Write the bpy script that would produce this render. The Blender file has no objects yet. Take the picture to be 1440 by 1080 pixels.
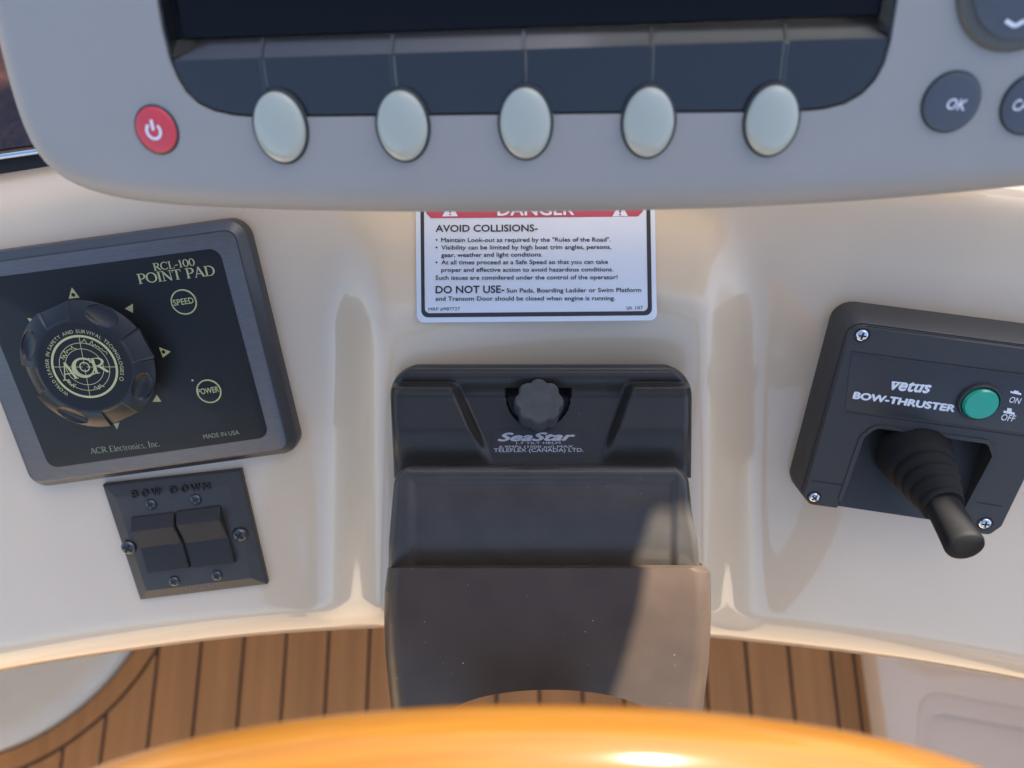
import bpy, bmesh, math, random
import numpy as np
from mathutils import Vector, Matrix

random.seed(4)
SC = bpy.context.scene
COL = SC.collection
rad = math.radians

# ------------------------------------------------------------------ camera
F = 1081.0                      # focal length in photo pixels (1440 wide)
PITCH = rad(74.0)               # optical axis below the horizon
ROLL = rad(0.45)
CAM = Vector((0.0, 0.0, 1.15))
Wd = Vector((0, math.cos(PITCH), -math.sin(PITCH)))
U0 = Vector((0, math.sin(PITCH), math.cos(PITCH)))
R0 = Vector((1, 0, 0))
Rt = (R0 * math.cos(ROLL) - U0 * math.sin(ROLL)).normalized()
Up = (U0 * math.cos(ROLL) + R0 * math.sin(ROLL)).normalized()

cd = bpy.data.cameras.new('camera')
cam = bpy.data.objects.new('camera', cd)
COL.objects.link(cam)
cd.sensor_width = 36.0
cd.lens = F / 1440.0 * 36.0
cd.clip_start = 0.01
cd.clip_end = 3000
cd.dof.use_dof = True
cd.dof.focus_distance = 0.365
cd.dof.aperture_fstop = 7.0
m = Matrix((Rt, Up, -Wd)).transposed().to_4x4()
m.translation = CAM
cam.matrix_world = m
SC.camera = cam


def cv(r, d, f):
    """direction given as (right, down, forward) of the camera -> world"""
    return Rt * r - Up * d + Wd * f


def P(px, py, Z):
    return CAM + cv((px - 720) / F * Z, (py - 540) / F * Z, Z)


# ------------------------------------------------------------------ light
SUN_CAM = Vector((0.36, -0.68, -0.67)).normalized()     # towards the sun
SUN = cv(*SUN_CAM).normalized()
world = bpy.data.worlds.new('World')
SC.world = world
world.use_nodes = True
nt = world.node_tree
nt.nodes.clear()
sky = nt.nodes.new('ShaderNodeTexSky')
sky.sky_type = 'NISHITA'
sky.sun_disc = False
sky.sun_elevation = math.asin(SUN.z)
sky.sun_rotation = math.atan2(SUN.x, SUN.y)
sky.air_density = 0.7
sky.dust_density = 2.0
bg = nt.nodes.new('ShaderNodeBackground')
bg.inputs['Strength'].default_value = 0.07
wo = nt.nodes.new('ShaderNodeOutputWorld')
nt.links.new(sky.outputs[0], bg.inputs[0])
nt.links.new(bg.outputs[0], wo.inputs[0])
sl = bpy.data.lights.new('sun', 'SUN')
sl.energy = 3.9
sl.angle = rad(0.4)
sl.color = (1.0, 0.95, 0.86)
sun = bpy.data.objects.new('sun', sl)
COL.objects.link(sun)
sun.rotation_euler = SUN.to_track_quat('Z', 'Y').to_euler()
sun.location = SUN * 3
SC.view_settings.view_transform = 'Standard'
SC.view_settings.look = 'None'
SC.view_settings.exposure = 2.45
SC.view_settings.gamma = 1.0
SC.view_settings.use_curve_mapping = False
SC.render.engine = 'CYCLES'
SC.cycles.use_denoising = True
SC.cycles.max_bounces = 8


# ------------------------------------------------------------------ materials
def mat(name, base, rough=0.4, metal=0.0, coat=0.0, coat_rough=0.03, spec=0.5,
        coat_ior=1.5, bump=0.0, bump_scale=900.0, var=0.0, var_scale=40.0, stretch=(1, 1, 1),
        specks=None, rough_var=0.0, trans=0.0, sheen=0.0):
    mt = bpy.data.materials.new(name)
    mt.use_nodes = True
    n, l = mt.node_tree.nodes, mt.node_tree.links
    b = n['Principled BSDF']
    b.inputs['Base Color'].default_value = (*base, 1)
    b.inputs['Roughness'].default_value = rough
    b.inputs['Metallic'].default_value = metal
    b.inputs['Coat Weight'].default_value = coat
    b.inputs['Coat Roughness'].default_value = coat_rough
    b.inputs['Coat IOR'].default_value = coat_ior
    b.inputs['Specular IOR Level'].default_value = spec
    b.inputs['Transmission Weight'].default_value = trans
    tc = n.new('ShaderNodeTexCoord')
    mp = n.new('ShaderNodeMapping')
    mp.inputs['Scale'].default_value = stretch
    l.new(tc.outputs['Object'], mp.inputs[0])

    def noise(scale, detail=3.0):
        t = n.new('ShaderNodeTexNoise')
        t.inputs['Scale'].default_value = scale
        t.inputs['Detail'].default_value = detail
        l.new(mp.outputs[0], t.inputs['Vector'])
        return t
    last = None
    if var > 0:
        t = noise(var_scale, 5.0)
        mr = n.new('ShaderNodeMapRange')
        mr.inputs['From Min'].default_value = 0.3
        mr.inputs['From Max'].default_value = 0.7
        mr.inputs['To Min'].default_value = 1 - var
        mr.inputs['To Max'].default_value = 1 + var
        l.new(t.outputs['Fac'], mr.inputs['Value'])
        mx = n.new('ShaderNodeMix')
        mx.data_type = 'RGBA'
        mx.blend_type = 'MULTIPLY'
        mx.inputs['Factor'].default_value = 1.0
        mx.inputs['A'].default_value = (*base, 1)
        l.new(mr.outputs[0], mx.inputs['B'])
        last = mx.outputs['Result']
    if specks:
        sc_, thr, colr = specks
        v = n.new('ShaderNodeTexVoronoi')
        v.inputs['Scale'].default_value = sc_
        v.inputs['Randomness'].default_value = 1.0
        l.new(tc.outputs['Object'], v.inputs['Vector'])
        # only some cells carry a speck of dust, each of its own size
        sep = n.new('ShaderNodeSeparateColor')
        l.new(v.outputs['Color'], sep.inputs[0])
        mu = n.new('ShaderNodeMath')
        mu.operation = 'MULTIPLY'
        l.new(sep.outputs[0], mu.inputs[0])
        mu.inputs[1].default_value = thr
        pw = n.new('ShaderNodeMath')
        pw.operation = 'MULTIPLY'
        l.new(mu.outputs[0], pw.inputs[0])
        l.new(sep.outputs[1], pw.inputs[1])
        lt = n.new('ShaderNodeMath')
        lt.operation = 'LESS_THAN'
        l.new(v.outputs['Distance'], lt.inputs[0])
        l.new(pw.outputs[0], lt.inputs[1])
        mx = n.new('ShaderNodeMix')
        mx.data_type = 'RGBA'
        l.new(lt.outputs[0], mx.inputs['Factor'])
        if last is None:
            mx.inputs['A'].default_value = (*base, 1)
        else:
            l.new(last, mx.inputs['A'])
        mx.inputs['B'].default_value = (*colr, 1)
        last = mx.outputs['Result']
    if last is not None:
        l.new(last, b.inputs['Base Color'])
    if rough_var > 0:
        t = noise(60.0, 4.0)
        mr = n.new('ShaderNodeMapRange')
        mr.inputs['To Min'].default_value = max(0.02, rough - rough_var)
        mr.inputs['To Max'].default_value = rough + rough_var
        l.new(t.outputs['Fac'], mr.inputs['Value'])
        l.new(mr.outputs[0], b.inputs['Roughness'])
    if bump > 0:
        t = noise(bump_scale, 2.0)
        bp = n.new('ShaderNodeBump')
        bp.inputs['Strength'].default_value = bump
        bp.inputs['Distance'].default_value = 0.0005
        l.new(t.outputs['Fac'], bp.inputs['Height'])
        l.new(bp.outputs[0], b.inputs['Normal'])
    return mt


M = {}
M['gelcoat'] = mat('cream_gelcoat', (0.74, 0.575, 0.385), 0.3, coat=1.0, coat_rough=0.015, coat_ior=1.5,
                   var=0.03, var_scale=14, specks=(160, 0.06, (0.42, 0.37, 0.31)))
M['gelcoat_grey'] = mat('grey_gelcoat', (0.66, 0.62, 0.48), 0.35, coat=0.5, coat_rough=0.1, var=0.04, var_scale=18)
M['plotter'] = mat('grey_plastic_casing', (0.365, 0.35, 0.315), 0.5, bump=0.12, bump_scale=2500, var=0.02, var_scale=30)
M['bay'] = mat('black_satin_bezel', (0.011, 0.010, 0.008), 0.25, spec=0.3, coat=1.0, coat_rough=0.14, coat_ior=1.7, bump=0.03, bump_scale=2200, specks=(500, 0.03, (0.2, 0.2, 0.2)))
M['gasket'] = mat('dark_gasket', (0.03, 0.035, 0.04), 0.6)
M['screen'] = mat('screen_glass', (0.008, 0.009, 0.010), 0.06, spec=0.2, specks=(420, 0.05, (0.12, 0.11, 0.10)))
M['key'] = mat('pale_green_key', (0.47, 0.49, 0.39), 0.35, coat=1.0, coat_rough=0.06)
M['red'] = mat('red_key', (0.72, 0.06, 0.075), 0.35, coat=0.3, coat_rough=0.2)
M['dkey'] = mat('charcoal_key', (0.085, 0.095, 0.11), 0.4)
M['white_print'] = mat('white_print', (0.85, 0.86, 0.87), 0.5)
M['sticker'] = mat('white_vinyl', (0.74, 0.77, 0.80), 0.35, coat=0.6, coat_rough=0.08, var=0.015, var_scale=50)
M['sticker_red'] = mat('faded_red_print', (0.55, 0.07, 0.11), 0.4)
M['ink'] = mat('black_ink', (0.03, 0.03, 0.032), 0.5)
M['alu'] = mat('brushed_grey_aluminium', (0.15, 0.147, 0.148), 0.42, metal=0.5, bump=0.18, bump_scale=260,
               stretch=(1, 14, 1), var=0.12, var_scale=160, specks=(260, 0.05, (0.5, 0.5, 0.5)))
M['anod'] = mat('black_anodised_frame', (0.035, 0.035, 0.038), 0.3, spec=0.6)
M['pad'] = mat('black_overlay', (0.015, 0.016, 0.015), 0.42, spec=0.3, bump=0.10, bump_scale=1500, specks=(300, 0.03, (0.12, 0.12, 0.11)))
M['knob'] = mat('glossy_black_knob', (0.016, 0.016, 0.015), 0.3, spec=0.5)
M['olive'] = mat('olive_print', (0.54, 0.52, 0.24), 0.5)
M['olive_dim'] = mat('dull_olive_print', (0.30, 0.30, 0.17), 0.5)
M['plate'] = mat('black_moulded_plate', (0.055, 0.050, 0.044), 0.42, spec=0.4, bump=0.18, bump_scale=1800, var=0.08, var_scale=90)
M['rocker'] = mat('black_rocker', (0.036, 0.034, 0.032), 0.55, spec=0.25, bump=0.08, bump_scale=1800, specks=(300, 0.05, (0.25, 0.25, 0.24)))
M['dscrew'] = mat('dark_screw', (0.12, 0.12, 0.12), 0.3, metal=0.9)
M['chrome'] = mat('bright_screw', (0.75, 0.76, 0.78), 0.16, metal=1.0)
M['slot'] = mat('slot_and_shadow_black', (0.012, 0.012, 0.012), 0.7)
M['helm'] = mat('black_helm_plastic', (0.030, 0.026, 0.021), 0.32, spec=0.42, bump=0.10, bump_scale=1300,
                var=0.12, var_scale=45, specks=(260, 0.07, (0.30, 0.29, 0.27)), rough_var=0.08)
M['barrel'] = mat('scuffed_black_barrel', (0.055, 0.046, 0.037), 0.30, spec=0.5, bump=0.10, bump_scale=1400,
                  var=0.15, var_scale=60, specks=(300, 0.06, (0.34, 0.33, 0.31)), rough_var=0.06)
M['cover'] = mat('worn_black_cover', (0.066, 0.045, 0.032), 0.36, spec=0.32, bump=0.08, bump_scale=1500,
                 var=0.12, var_scale=50, specks=(230, 0.09, (0.36, 0.35, 0.33)), rough_var=0.08)
M['cap'] = mat('dull_grey_cap', (0.05, 0.052, 0.05), 0.6, bump=0.5, bump_scale=900, var=0.2, var_scale=200)
M['tag'] = mat('dark_tag', (0.020, 0.018, 0.016), 0.45)
M['silver_print'] = mat('silver_print', (0.42, 0.42, 0.42), 0.45)
M['thruster'] = mat('black_grained_plastic', (0.050, 0.049, 0.047), 0.46, spec=0.4, bump=0.14, bump_scale=2200)
M['thruster_label'] = mat('black_label', (0.040, 0.040, 0.042), 0.4, bump=0.03, bump_scale=1500)
M['rubber'] = mat('black_rubber', (0.014, 0.013, 0.0125), 0.7, spec=0.2, bump=0.15, bump_scale=2000)
M['green'] = mat('green_lens', (0.01, 0.40, 0.24), 0.3, coat=0.6, coat_rough=0.1)
M['caulk'] = mat('dark_caulk', (0.10, 0.06, 0.035), 0.8)
M['teak'] = mat('teak_plank', (0.40, 0.178, 0.048), 0.6, var=0.14, var_scale=55, stretch=(1, 0.04, 1), bump=0.1, bump_scale=500)
M['trimchrome'] = mat('polished_trim', (0.8, 0.8, 0.8), 0.1, metal=1.0)
M['canvas'] = mat('added_canopy_blue', (0.26, 0.38, 0.62), 0.9)  # for the added canopy; blue tints what the plotter sill reflects
M['sole'] = mat('tan_bounce_sole', (0.27, 0.20, 0.13), 0.7)
M['black'] = mat('black_shaft', (0.02, 0.02, 0.02), 0.5)


def wood_rim():
    mt = bpy.data.materials.new('varnished_wood')
    mt.use_nodes = True
    n, l = mt.node_tree.nodes, mt.node_tree.links
    b = n['Principled BSDF']
    uv = n.new('ShaderNodeUVMap')
    uv.uv_map = 'grain'
    mp = n.new('ShaderNodeMapping')
    mp.inputs['Scale'].default_value = (9, 60, 1)
    l.new(uv.outputs[0], mp.inputs[0])
    t = n.new('ShaderNodeTexNoise')
    t.inputs['Scale'].default_value = 1.0
    t.inputs['Detail'].default_value = 5
    t.inputs['Distortion'].default_value = 0.6
    l.new(mp.outputs[0], t.inputs['Vector'])
    r = n.new('ShaderNodeValToRGB')
    r.color_ramp.elements[0].position = 0.3
    r.color_ramp.elements[0].color = (0.130, 0.047, 0.004, 1)
    r.color_ramp.elements[1].position = 0.72
    r.color_ramp.elements[1].color = (0.185, 0.076, 0.007, 1)
    l.new(t.outputs['Fac'], r.inputs[0])
    l.new(r.outputs[0], b.inputs['Base Color'])
    b.inputs['Roughness'].default_value = 0.6
    b.inputs['Specular IOR Level'].default_value = 0.15
    b.inputs['Coat Weight'].default_value = 0.6
    b.inputs['Coat Roughness'].default_value = 0.13
    return mt


def burl():
    mt = bpy.data.materials.new('burl_wood')
    mt.use_nodes = True
    n, l = mt.node_tree.nodes, mt.node_tree.links
    b = n['Principled BSDF']
    tc = n.new('ShaderNodeTexCoord')
    t = n.new('ShaderNodeTexNoise')
    t.inputs['Scale'].default_value = 60
    t.inputs['Detail'].default_value = 8
    t.inputs['Distortion'].default_value = 2.5
    l.new(tc.outputs['Object'], t.inputs['Vector'])
    r = n.new('ShaderNodeValToRGB')
    r.color_ramp.elements[0].position = 0.35
    r.color_ramp.elements[0].color = (0.012, 0.004, 0.003, 1)
    r.color_ramp.elements[1].position = 0.7
    r.color_ramp.elements[1].color = (0.075, 0.026, 0.014, 1)
    l.new(t.outputs['Fac'], r.inputs[0])
    l.new(r.outputs[0], b.inputs['Base Color'])
    b.inputs['Roughness'].default_value = 0.3
    b.inputs['Coat Weight'].default_value = 1.0
    return mt


M['rim'] = wood_rim()
M['burl'] = burl()


# ------------------------------------------------------------------ helpers
def tag(o, label=None, cat=None, group=None, kind=None):
    for k, v in (('label', label), ('category', cat), ('group', group), ('kind', kind)):
        if v:
            o[k] = v
    return o


class Frame:
    """A flat local frame: origin seen at pixel (px,py) at depth Z, x along h, y against d, z to the viewer."""

    def __init__(s, px, py, Z, h, d):
        hw, dw = cv(*h).normalized(), cv(*d).normalized()
        hw = (hw - dw * hw.dot(dw) * 0.5).normalized()
        dw = (dw - hw * dw.dot(hw)).normalized()
        s.X, s.Y = hw, -dw
        s.N = s.X.cross(s.Y).normalized()
        s.O = P(px, py, Z)
        s.M = Matrix((s.X, s.Y, s.N)).transposed().to_4x4()
        s.M.translation = s.O
        s.I = s.M.inverted()

    def loc(s, px, py, z=0.0):
        d = P(px, py, 1.0) - CAM
        o = s.O + s.N * z
        t = (o - CAM).dot(s.N) / d.dot(s.N)
        q = s.I @ (CAM + d * t)
        return (q.x, q.y)

    def pts(s, pix, z=0.0):
        return [s.loc(a, b, z) for a, b in pix]

    def scale(s, px, py, z=0.0):
        a, b = s.loc(px - 5, py, z), s.loc(px + 5, py, z)
        return math.dist(a, b) / 10.0


def empty(name, fr):
    o = bpy.data.objects.new(name, None)
    COL.objects.link(o)
    o.matrix_world = fr.M if isinstance(fr, Frame) else fr
    o.empty_display_size = 0.02
    return o


def rounded(corners, r, n=6):
    """round the corners of a polygon; r is a number or one per corner"""
    out = []
    N = len(corners)
    for i in range(N):
        ri = r[i] if isinstance(r, (list, tuple)) else r
        p = Vector(corners[i]).to_2d()
        a = Vector(corners[i - 1]).to_2d() - p
        b = Vector(corners[(i + 1) % N]).to_2d() - p
        la, lb = a.length, b.length
        a.normalize(); b.normalize()
        ang = math.acos(max(-1, min(1, a.dot(b))))
        if ri <= 0 or ang > 3.1:
            out.append((p.x, p.y))
            continue
        t = min(ri / math.tan(ang / 2), la * 0.48, lb * 0.48)
        p0, p1 = p + a * t, p + b * t
        rr = t * math.tan(ang / 2)
        c = p + (a + b).normalized() * (rr / math.sin(ang / 2))
        v0, v1 = p0 - c, p1 - c
        a0 = math.atan2(v0.y, v0.x)
        da = math.atan2(v1.y, v1.x) - a0
        while da > math.pi: da -= 2 * math.pi
        while da < -math.pi: da += 2 * math.pi
        for k in range(n + 1):
            q = a0 + da * k / n
            out.append((c.x + rr * math.cos(q), c.y + rr * math.sin(q)))
    return out


def ccw(pts):
    A = sum(pts[i - 1][0] * pts[i][1] - pts[i][0] * pts[i - 1][1] for i in range(len(pts)))
    return list(pts) if A > 0 else list(reversed(pts))


def offset(pts, d):
    """inset a ccw polygon by d"""
    if abs(d) < 1e-9:
        return list(pts)
    out = []
    N = len(pts)
    for i in range(N):
        p0, p1, p2 = Vector(pts[i - 1]), Vector(pts[i]), Vector(pts[(i + 1) % N])
        e1, e2 = (p1 - p0), (p2 - p1)
        if e1.length < 1e-9: e1 = e2
        if e2.length < 1e-9: e2 = e1
        e1.normalize(); e2.normalize()
        n1, n2 = Vector((-e1.y, e1.x)), Vector((-e2.y, e2.x))
        n = (n1 + n2)
        if n.length < 1e-6: n = n1
        n.normalize()
        k = d / max(0.4, n.dot(n1))
        out.append((p1.x + n.x * k, p1.y + n.y * k))
    return out


def ellipse(cx, cy, rx, ry, rot=0.0, n=48):
    c, s = math.cos(rot), math.sin(rot)
    return [(cx + rx * math.cos(t) * c - ry * math.sin(t) * s, cy + rx * math.cos(t) * s + ry * math.sin(t) * c)
            for t in (2 * math.pi * k / n for k in range(n))]


class MB:
    def __init__(s):
        s.bm = bmesh.new()
        s.mi = 0
        s.uvs = None

    def face(s, vs):
        try:
            f = s.bm.faces.new(vs)
            f.material_index = s.mi
            f.smooth = True
            return f
        except ValueError:
            return None

    def slab(s, outline, profile, cap=True, bottom=False, hole=None, dome=None):
        """outline inset through profile [(inset, z), ...] from the bottom up; the top is capped (round a hole if given)"""
        pts = ccw(outline)
        rings = []
        for ins, z in profile:
            rings.append([s.bm.verts.new((x, y, z)) for x, y in offset(pts, ins)])
        N = len(pts)
        for a, b in zip(rings, rings[1:]):
            for i in range(N):
                s.face((a[i], a[(i + 1) % N], b[(i + 1) % N], b[i]))
        z = profile[-1][1]
        if cap:
            if hole:
                hs = [[s.bm.verts.new((x, y, z)) for x, y in ccw(h)] for h in hole]
                ed = []
                for lp in [rings[-1]] + hs:
                    for i in range(len(lp)):
                        e = s.bm.edges.get((lp[i - 1], lp[i])) or s.bm.edges.new((lp[i - 1], lp[i]))
                        ed.append(e)
                g = bmesh.ops.triangle_fill(s.bm, use_beauty=True, use_dissolve=False, edges=ed, normal=(0, 0, 1))
                for f in g['geom']:
                    if isinstance(f, bmesh.types.BMFace):
                        f.material_index = s.mi
                s.holes = hs
            else:
                s.face(rings[-1])
        if bottom:
            s.face(list(reversed(rings[0])))
        return rings

    def prism(s, outline, z0, z1, bev=0.0, bottom=True):
        pr = [(0, z0), (0, z1 - bev), (bev * 0.3, z1 - bev * 0.3), (bev, z1)] if bev > 0 else [(0, z0), (0, z1)]
        return s.slab(outline, pr, bottom=bottom)

    def dome(s, cx, cy, rx, ry, rot, z0, side, h, n=48, k=6):
        pts = ellipse(cx, cy, rx, ry, rot, n)
        c, sn = math.cos(rot), math.sin(rot)
        pr = [(1.0, z0), (1.0, z0 + side)]
        rings = []
        for q in range(1, k):
            a = q / k * math.pi / 2
            pr.append((math.cos(a), z0 + side + h * math.sin(a)))
        for f, z in pr:
            rings.append([s.bm.verts.new((cx + (x - cx) * f, cy + (y - cy) * f, z)) for x, y in pts])
        for a, b in zip(rings, rings[1:]):
            for i in range(n):
                s.face((a[i], a[(i + 1) % n], b[(i + 1) % n], b[i]))
        t = s.bm.verts.new((cx, cy, z0 + side + h))
        for i in range(n):
            s.face((rings[-1][i], rings[-1][(i + 1) % n], t))

    def lathe(s, profile, mtx=None, n=40, cap0=False, cap1=True, fn=None):
        mtx = mtx or Matrix()
        rings = []
        for r, z in profile:
            ring = []
            for k in range(n):
                a = 2 * math.pi * k / n
                rr, zz = (r, z) if fn is None else fn(a, r, z)
                ring.append(s.bm.verts.new(mtx @ Vector((rr * math.cos(a), rr * math.sin(a), zz))))
            rings.append(ring)
        for a, b in zip(rings, rings[1:]):
            for i in range(n):
                s.face((a[i], a[(i + 1) % n], b[(i + 1) % n], b[i]))
        if cap1: s.face(rings[-1])
        if cap0: s.face(list(reversed(rings[0])))

    def ring(s, outer, inner, z, thick=0.0):
        """flat ring between two loops of the same count"""
        o, i_ = ccw(outer), ccw(inner)
        a = [s.bm.verts.new((x, y, z)) for x, y in o]
        b = [s.bm.verts.new((x, y, z)) for x, y in i_]
        N = len(a)
        for k in range(N):
            s.face((a[k], a[(k + 1) % N], b[(k + 1) % N], b[k]))
        if thick:
            c = [s.bm.verts.new((x, y, z - thick)) for x, y in o]
            for k in range(N):
                s.face((c[k], c[(k + 1) % N], a[(k + 1) % N], a[k]))

    def stroke(s, pts, w, z):
        for (x0, y0), (x1, y1) in zip(pts, pts[1:]):
            d = Vector((x1 - x0, y1 - y0))
            if d.length < 1e-9: continue
            nx, ny = -d.y / d.length * w / 2, d.x / d.length * w / 2
            s.face([s.bm.verts.new(v) for v in ((x0 - nx, y0 - ny, z), (x1 - nx, y1 - ny, z), (x1 + nx, y1 + ny, z), (x0 + nx, y0 + ny, z))])

    def poly(s, pts, z):
        s.face([s.bm.verts.new((x, y, z)) for x, y in ccw(pts)])

    def grid(s, pts):
        vs = [[s.bm.verts.new(p) for p in row] for row in pts]
        for r0, r1 in zip(vs, vs[1:]):
            for k in range(len(r0) - 1):
                s.face((r0[k], r1[k], r1[k + 1], r0[k + 1]))
        return vs

    def box(s, x0, x1, y0, y1, z0, z1, bev=0.0):
        s.prism([(x0, y0), (x1, y0), (x1, y1), (x0, y1)], z0, z1, bev)

    def build(s, name, mt, parent=None, angle=35, mtx=None):
        me = bpy.data.meshes.new(name)
        s.bm.normal_update()
        s.bm.to_mesh(me)
        s.bm.free()
        for x in (mt if isinstance(mt, (list, tuple)) else [mt]):
            me.materials.append(x)
        me.shade_smooth()
        me.set_sharp_from_angle(angle=rad(angle))
        o = bpy.data.objects.new(name, me)
        COL.objects.link(o)
        if parent is not None:
            o.parent = parent
        if mtx is not None:
            if parent is None: o.matrix_world = mtx
            else: o.matrix_local = mtx
        return o


# ---- lettering -------------------------------------------------------
_tc = {}


def glyphs(txt, bold, shear=0.0, spacing=1.0):
    """vertices and faces of a string in the built-in sans face; cap height about 0.727"""
    key = (txt, bold, shear, spacing)
    if key not in _tc:
        c = bpy.data.curves.new('lettering_curve', 'FONT')
        c.body = txt
        c.shear = shear
        c.space_character = spacing
        c.resolution_u = 3
        o = bpy.data.objects.new('lettering_curve', c)
        COL.objects.link(o)
        bpy.context.view_layer.update()
        me = o.to_mesh()
        vs = [(v.co.x, v.co.y) for v in me.vertices]
        fs = [tuple(p.vertices) for p in me.polygons]
        o.to_mesh_clear()
        bpy.data.objects.remove(o)
        bpy.data.curves.remove(c)
        _tc[key] = (vs, fs)
    return _tc[key]


CAPH = 0.727


def put(mb, vs, fs, a, b, cap, z, ref=CAPH, bold=0.0):
    """fit glyphs between local points a (left of baseline) and b (right), cap height in local units"""
    xs = [v[0] for v in vs]
    x0, x1 = min(xs), max(xs)
    dx, dy = b[0] - a[0], b[1] - a[1]
    L = math.hypot(dx, dy)
    ux, uy = dx / L, dy / L
    sx, sy = L / (x1 - x0), cap / ref
    sh = [(0, 0)] + ([(bold, 0), (-bold, 0), (0, bold), (0, -bold)] if bold > 0 else [])
    for q, (ox, oy) in enumerate(sh):              # heavier weights: the letter set again a hair to each side
        bv = [mb.bm.verts.new((a[0] + (x + ox - x0) * sx * ux - (y + oy) * sy * uy, a[1] + (x + ox - x0) * sx * uy + (y + oy) * sy * ux, z + q * 0.00002)) for x, y in vs]
        for f in fs:
            mb.face([bv[i] for i in f])


def text(mb, fr, txt, pl, pr, cap_px, z, bold=0.012, shear=0.0, spacing=1.0):
    a, b = fr.loc(*pl, z), fr.loc(*pr, z)
    c = fr.loc(pl[0], pl[1] - cap_px, z)
    dx, dy = b[0] - a[0], b[1] - a[1]
    L = math.hypot(dx, dy)
    cap = abs(-(dy / L) * (c[0] - a[0]) + (dx / L) * (c[1] - a[1]))
    vs, fs = glyphs(txt, bold, shear, spacing)
    put(mb, vs, fs, a, b, cap, z, CAPH, bold)


# a small roman face drawn as thick and thin strokes with serifs, unit cap height
def _bar(x0, y0, x1, y1, w):
    return ('b', x0, y0, x1, y1, w)


def _arc(cx, cy, rx, ry, a0, a1, w0, w1):
    return ('a', cx, cy, rx, ry, a0, a1, w0, w1)


TK, TN = 0.15, 0.065


def _sf(x, y, l=0.15):
    return _bar(x - l, y, x + l, y, 0.06)


ROMAN = {
    'R': (0.80, [_bar(.18, 0, .18, 1, TK), _sf(.18, .03), _bar(.02, .97, .40, .97, .06), _arc(.36, .74, .26, .23, 90, -90, TN, TK), _bar(.18, .50, .38, .50, TN), _bar(.36, .5, .74, .03, TK), _sf(.76, .03, .08)]),
    'C': (0.86, [_arc(.48, .5, .40, .47, 45, 315, TN, TK), _bar(.78, .70, .78, .95, .05), _bar(.78, .08, .78, .28, .04)]),
    'L': (0.70, [_bar(.18, 0, .18, 1, TK), _sf(.18, .97), _bar(.02, .03, .64, .03, .06), _bar(.64, .03, .64, .28, .05)]),
    '-': (0.42, [_bar(.05, .38, .36, .38, .09)]),
    '1': (0.50, [_bar(.26, 0, .26, .98, TK), _sf(.26, .03), _bar(.10, .80, .26, .95, .07)]),
    '0': (0.68, [_arc(.34, .5, .26, .46, 0, 360, TK, TK)]),
    'P': (0.70, [_bar(.18, 0, .18, 1, TK), _sf(.18, .03), _bar(.02, .97, .40, .97, .06), _arc(.36, .72, .28, .25, 90, -90, TN, TK), _bar(.18, .46, .38, .46, TN)]),
    'O': (0.96, [_arc(.48, .5, .40, .47, 0, 360, TK, TK)]),
    'I': (0.38, [_bar(.18, 0, .18, 1, TK), _sf(.18, .03), _sf(.18, .97)]),
    'N': (0.92, [_bar(.16, 0, .16, .97, TN), _bar(.12, .97, .76, .02, TK), _bar(.76, 0, .76, 1, TN), _sf(.16, .03), _sf(.76, .97), _sf(.1, .97, .1)]),
    'T': (0.74, [_bar(.37, 0, .37, 1, TK), _bar(.03, .96, .71, .96, .07), _sf(.37, .03), _bar(.04, .74, .04, .98, .05), _bar(.70, .74, .70, .98, .05)]),
    'A': (0.86, [_bar(.10, .02, .42, 1, TN), _bar(.40, 1, .76, .02, TK), _bar(.22, .34, .62, .34, TN), _sf(.10, .03, .1), _sf(.76, .03, .12)]),
    'D': (0.88, [_bar(.18, 0, .18, 1, TK), _bar(.02, .97, .40, .97, .06), _bar(.02, .03, .40, .03, .06), _arc(.38, .5, .42, .47, 90, -90, TN, TK)]),
    'E': (0.72, [_bar(.18, 0, .18, 1, TK), _bar(.02, .97, .62, .97, .06), _bar(.18, .52, .50, .52, .06), _bar(.02, .03, .66, .03, .06), _bar(.62, .76, .62, .97, .05), _bar(.66, .03, .66, .26, .05)]),
    'l': (0.32, [_bar(.16, 0, .16, 1, .12), _sf(.16, .03, .12)]),
    'e': (0.52, [_arc(.27, .33, .20, .30, 0, 320, TN, .12), _bar(.07, .36, .47, .36, .05)]),
    'c': (0.50, [_arc(.27, .33, .20, .30, 45, 315, TN, .12)]),
    't': (0.38, [_bar(.17, .05, .17, .85, .11), _bar(.02, .62, .34, .62, .06), _bar(.17, .04, .34, .06, .06)]),
    'r': (0.44, [_bar(.14, 0, .14, .64, .11), _sf(.14, .03, .12), _bar(.16, .5, .38, .62, .08)]),
    'o': (0.56, [_arc(.28, .33, .21, .30, 0, 360, .11, .11)]),
    'n': (0.62, [_bar(.14, 0, .14, .64, .11), _arc(.31, .42, .17, .21, 180, 0, TN, .1), _bar(.48, 0, .48, .45, .11), _sf(.14, .03, .1), _sf(.48, .03, .1)]),
    'i': (0.30, [_bar(.14, 0, .14, .64, .11), _sf(.14, .03, .12), _bar(.14, .80, .14, .92, .13)]),
    's': (0.44, [_arc(.22, .48, .14, .15, 40, 250, .07, .09), _arc(.22, .17, .15, .15, 220, 430, .07, .09)]),
    ',': (0.26, [_bar(.12, -.12, .15, .10, .10)]),
    '.': (0.26, [_bar(.12, 0, .12, .12, .13)]),
    ' ': (0.36, []),
}


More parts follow.
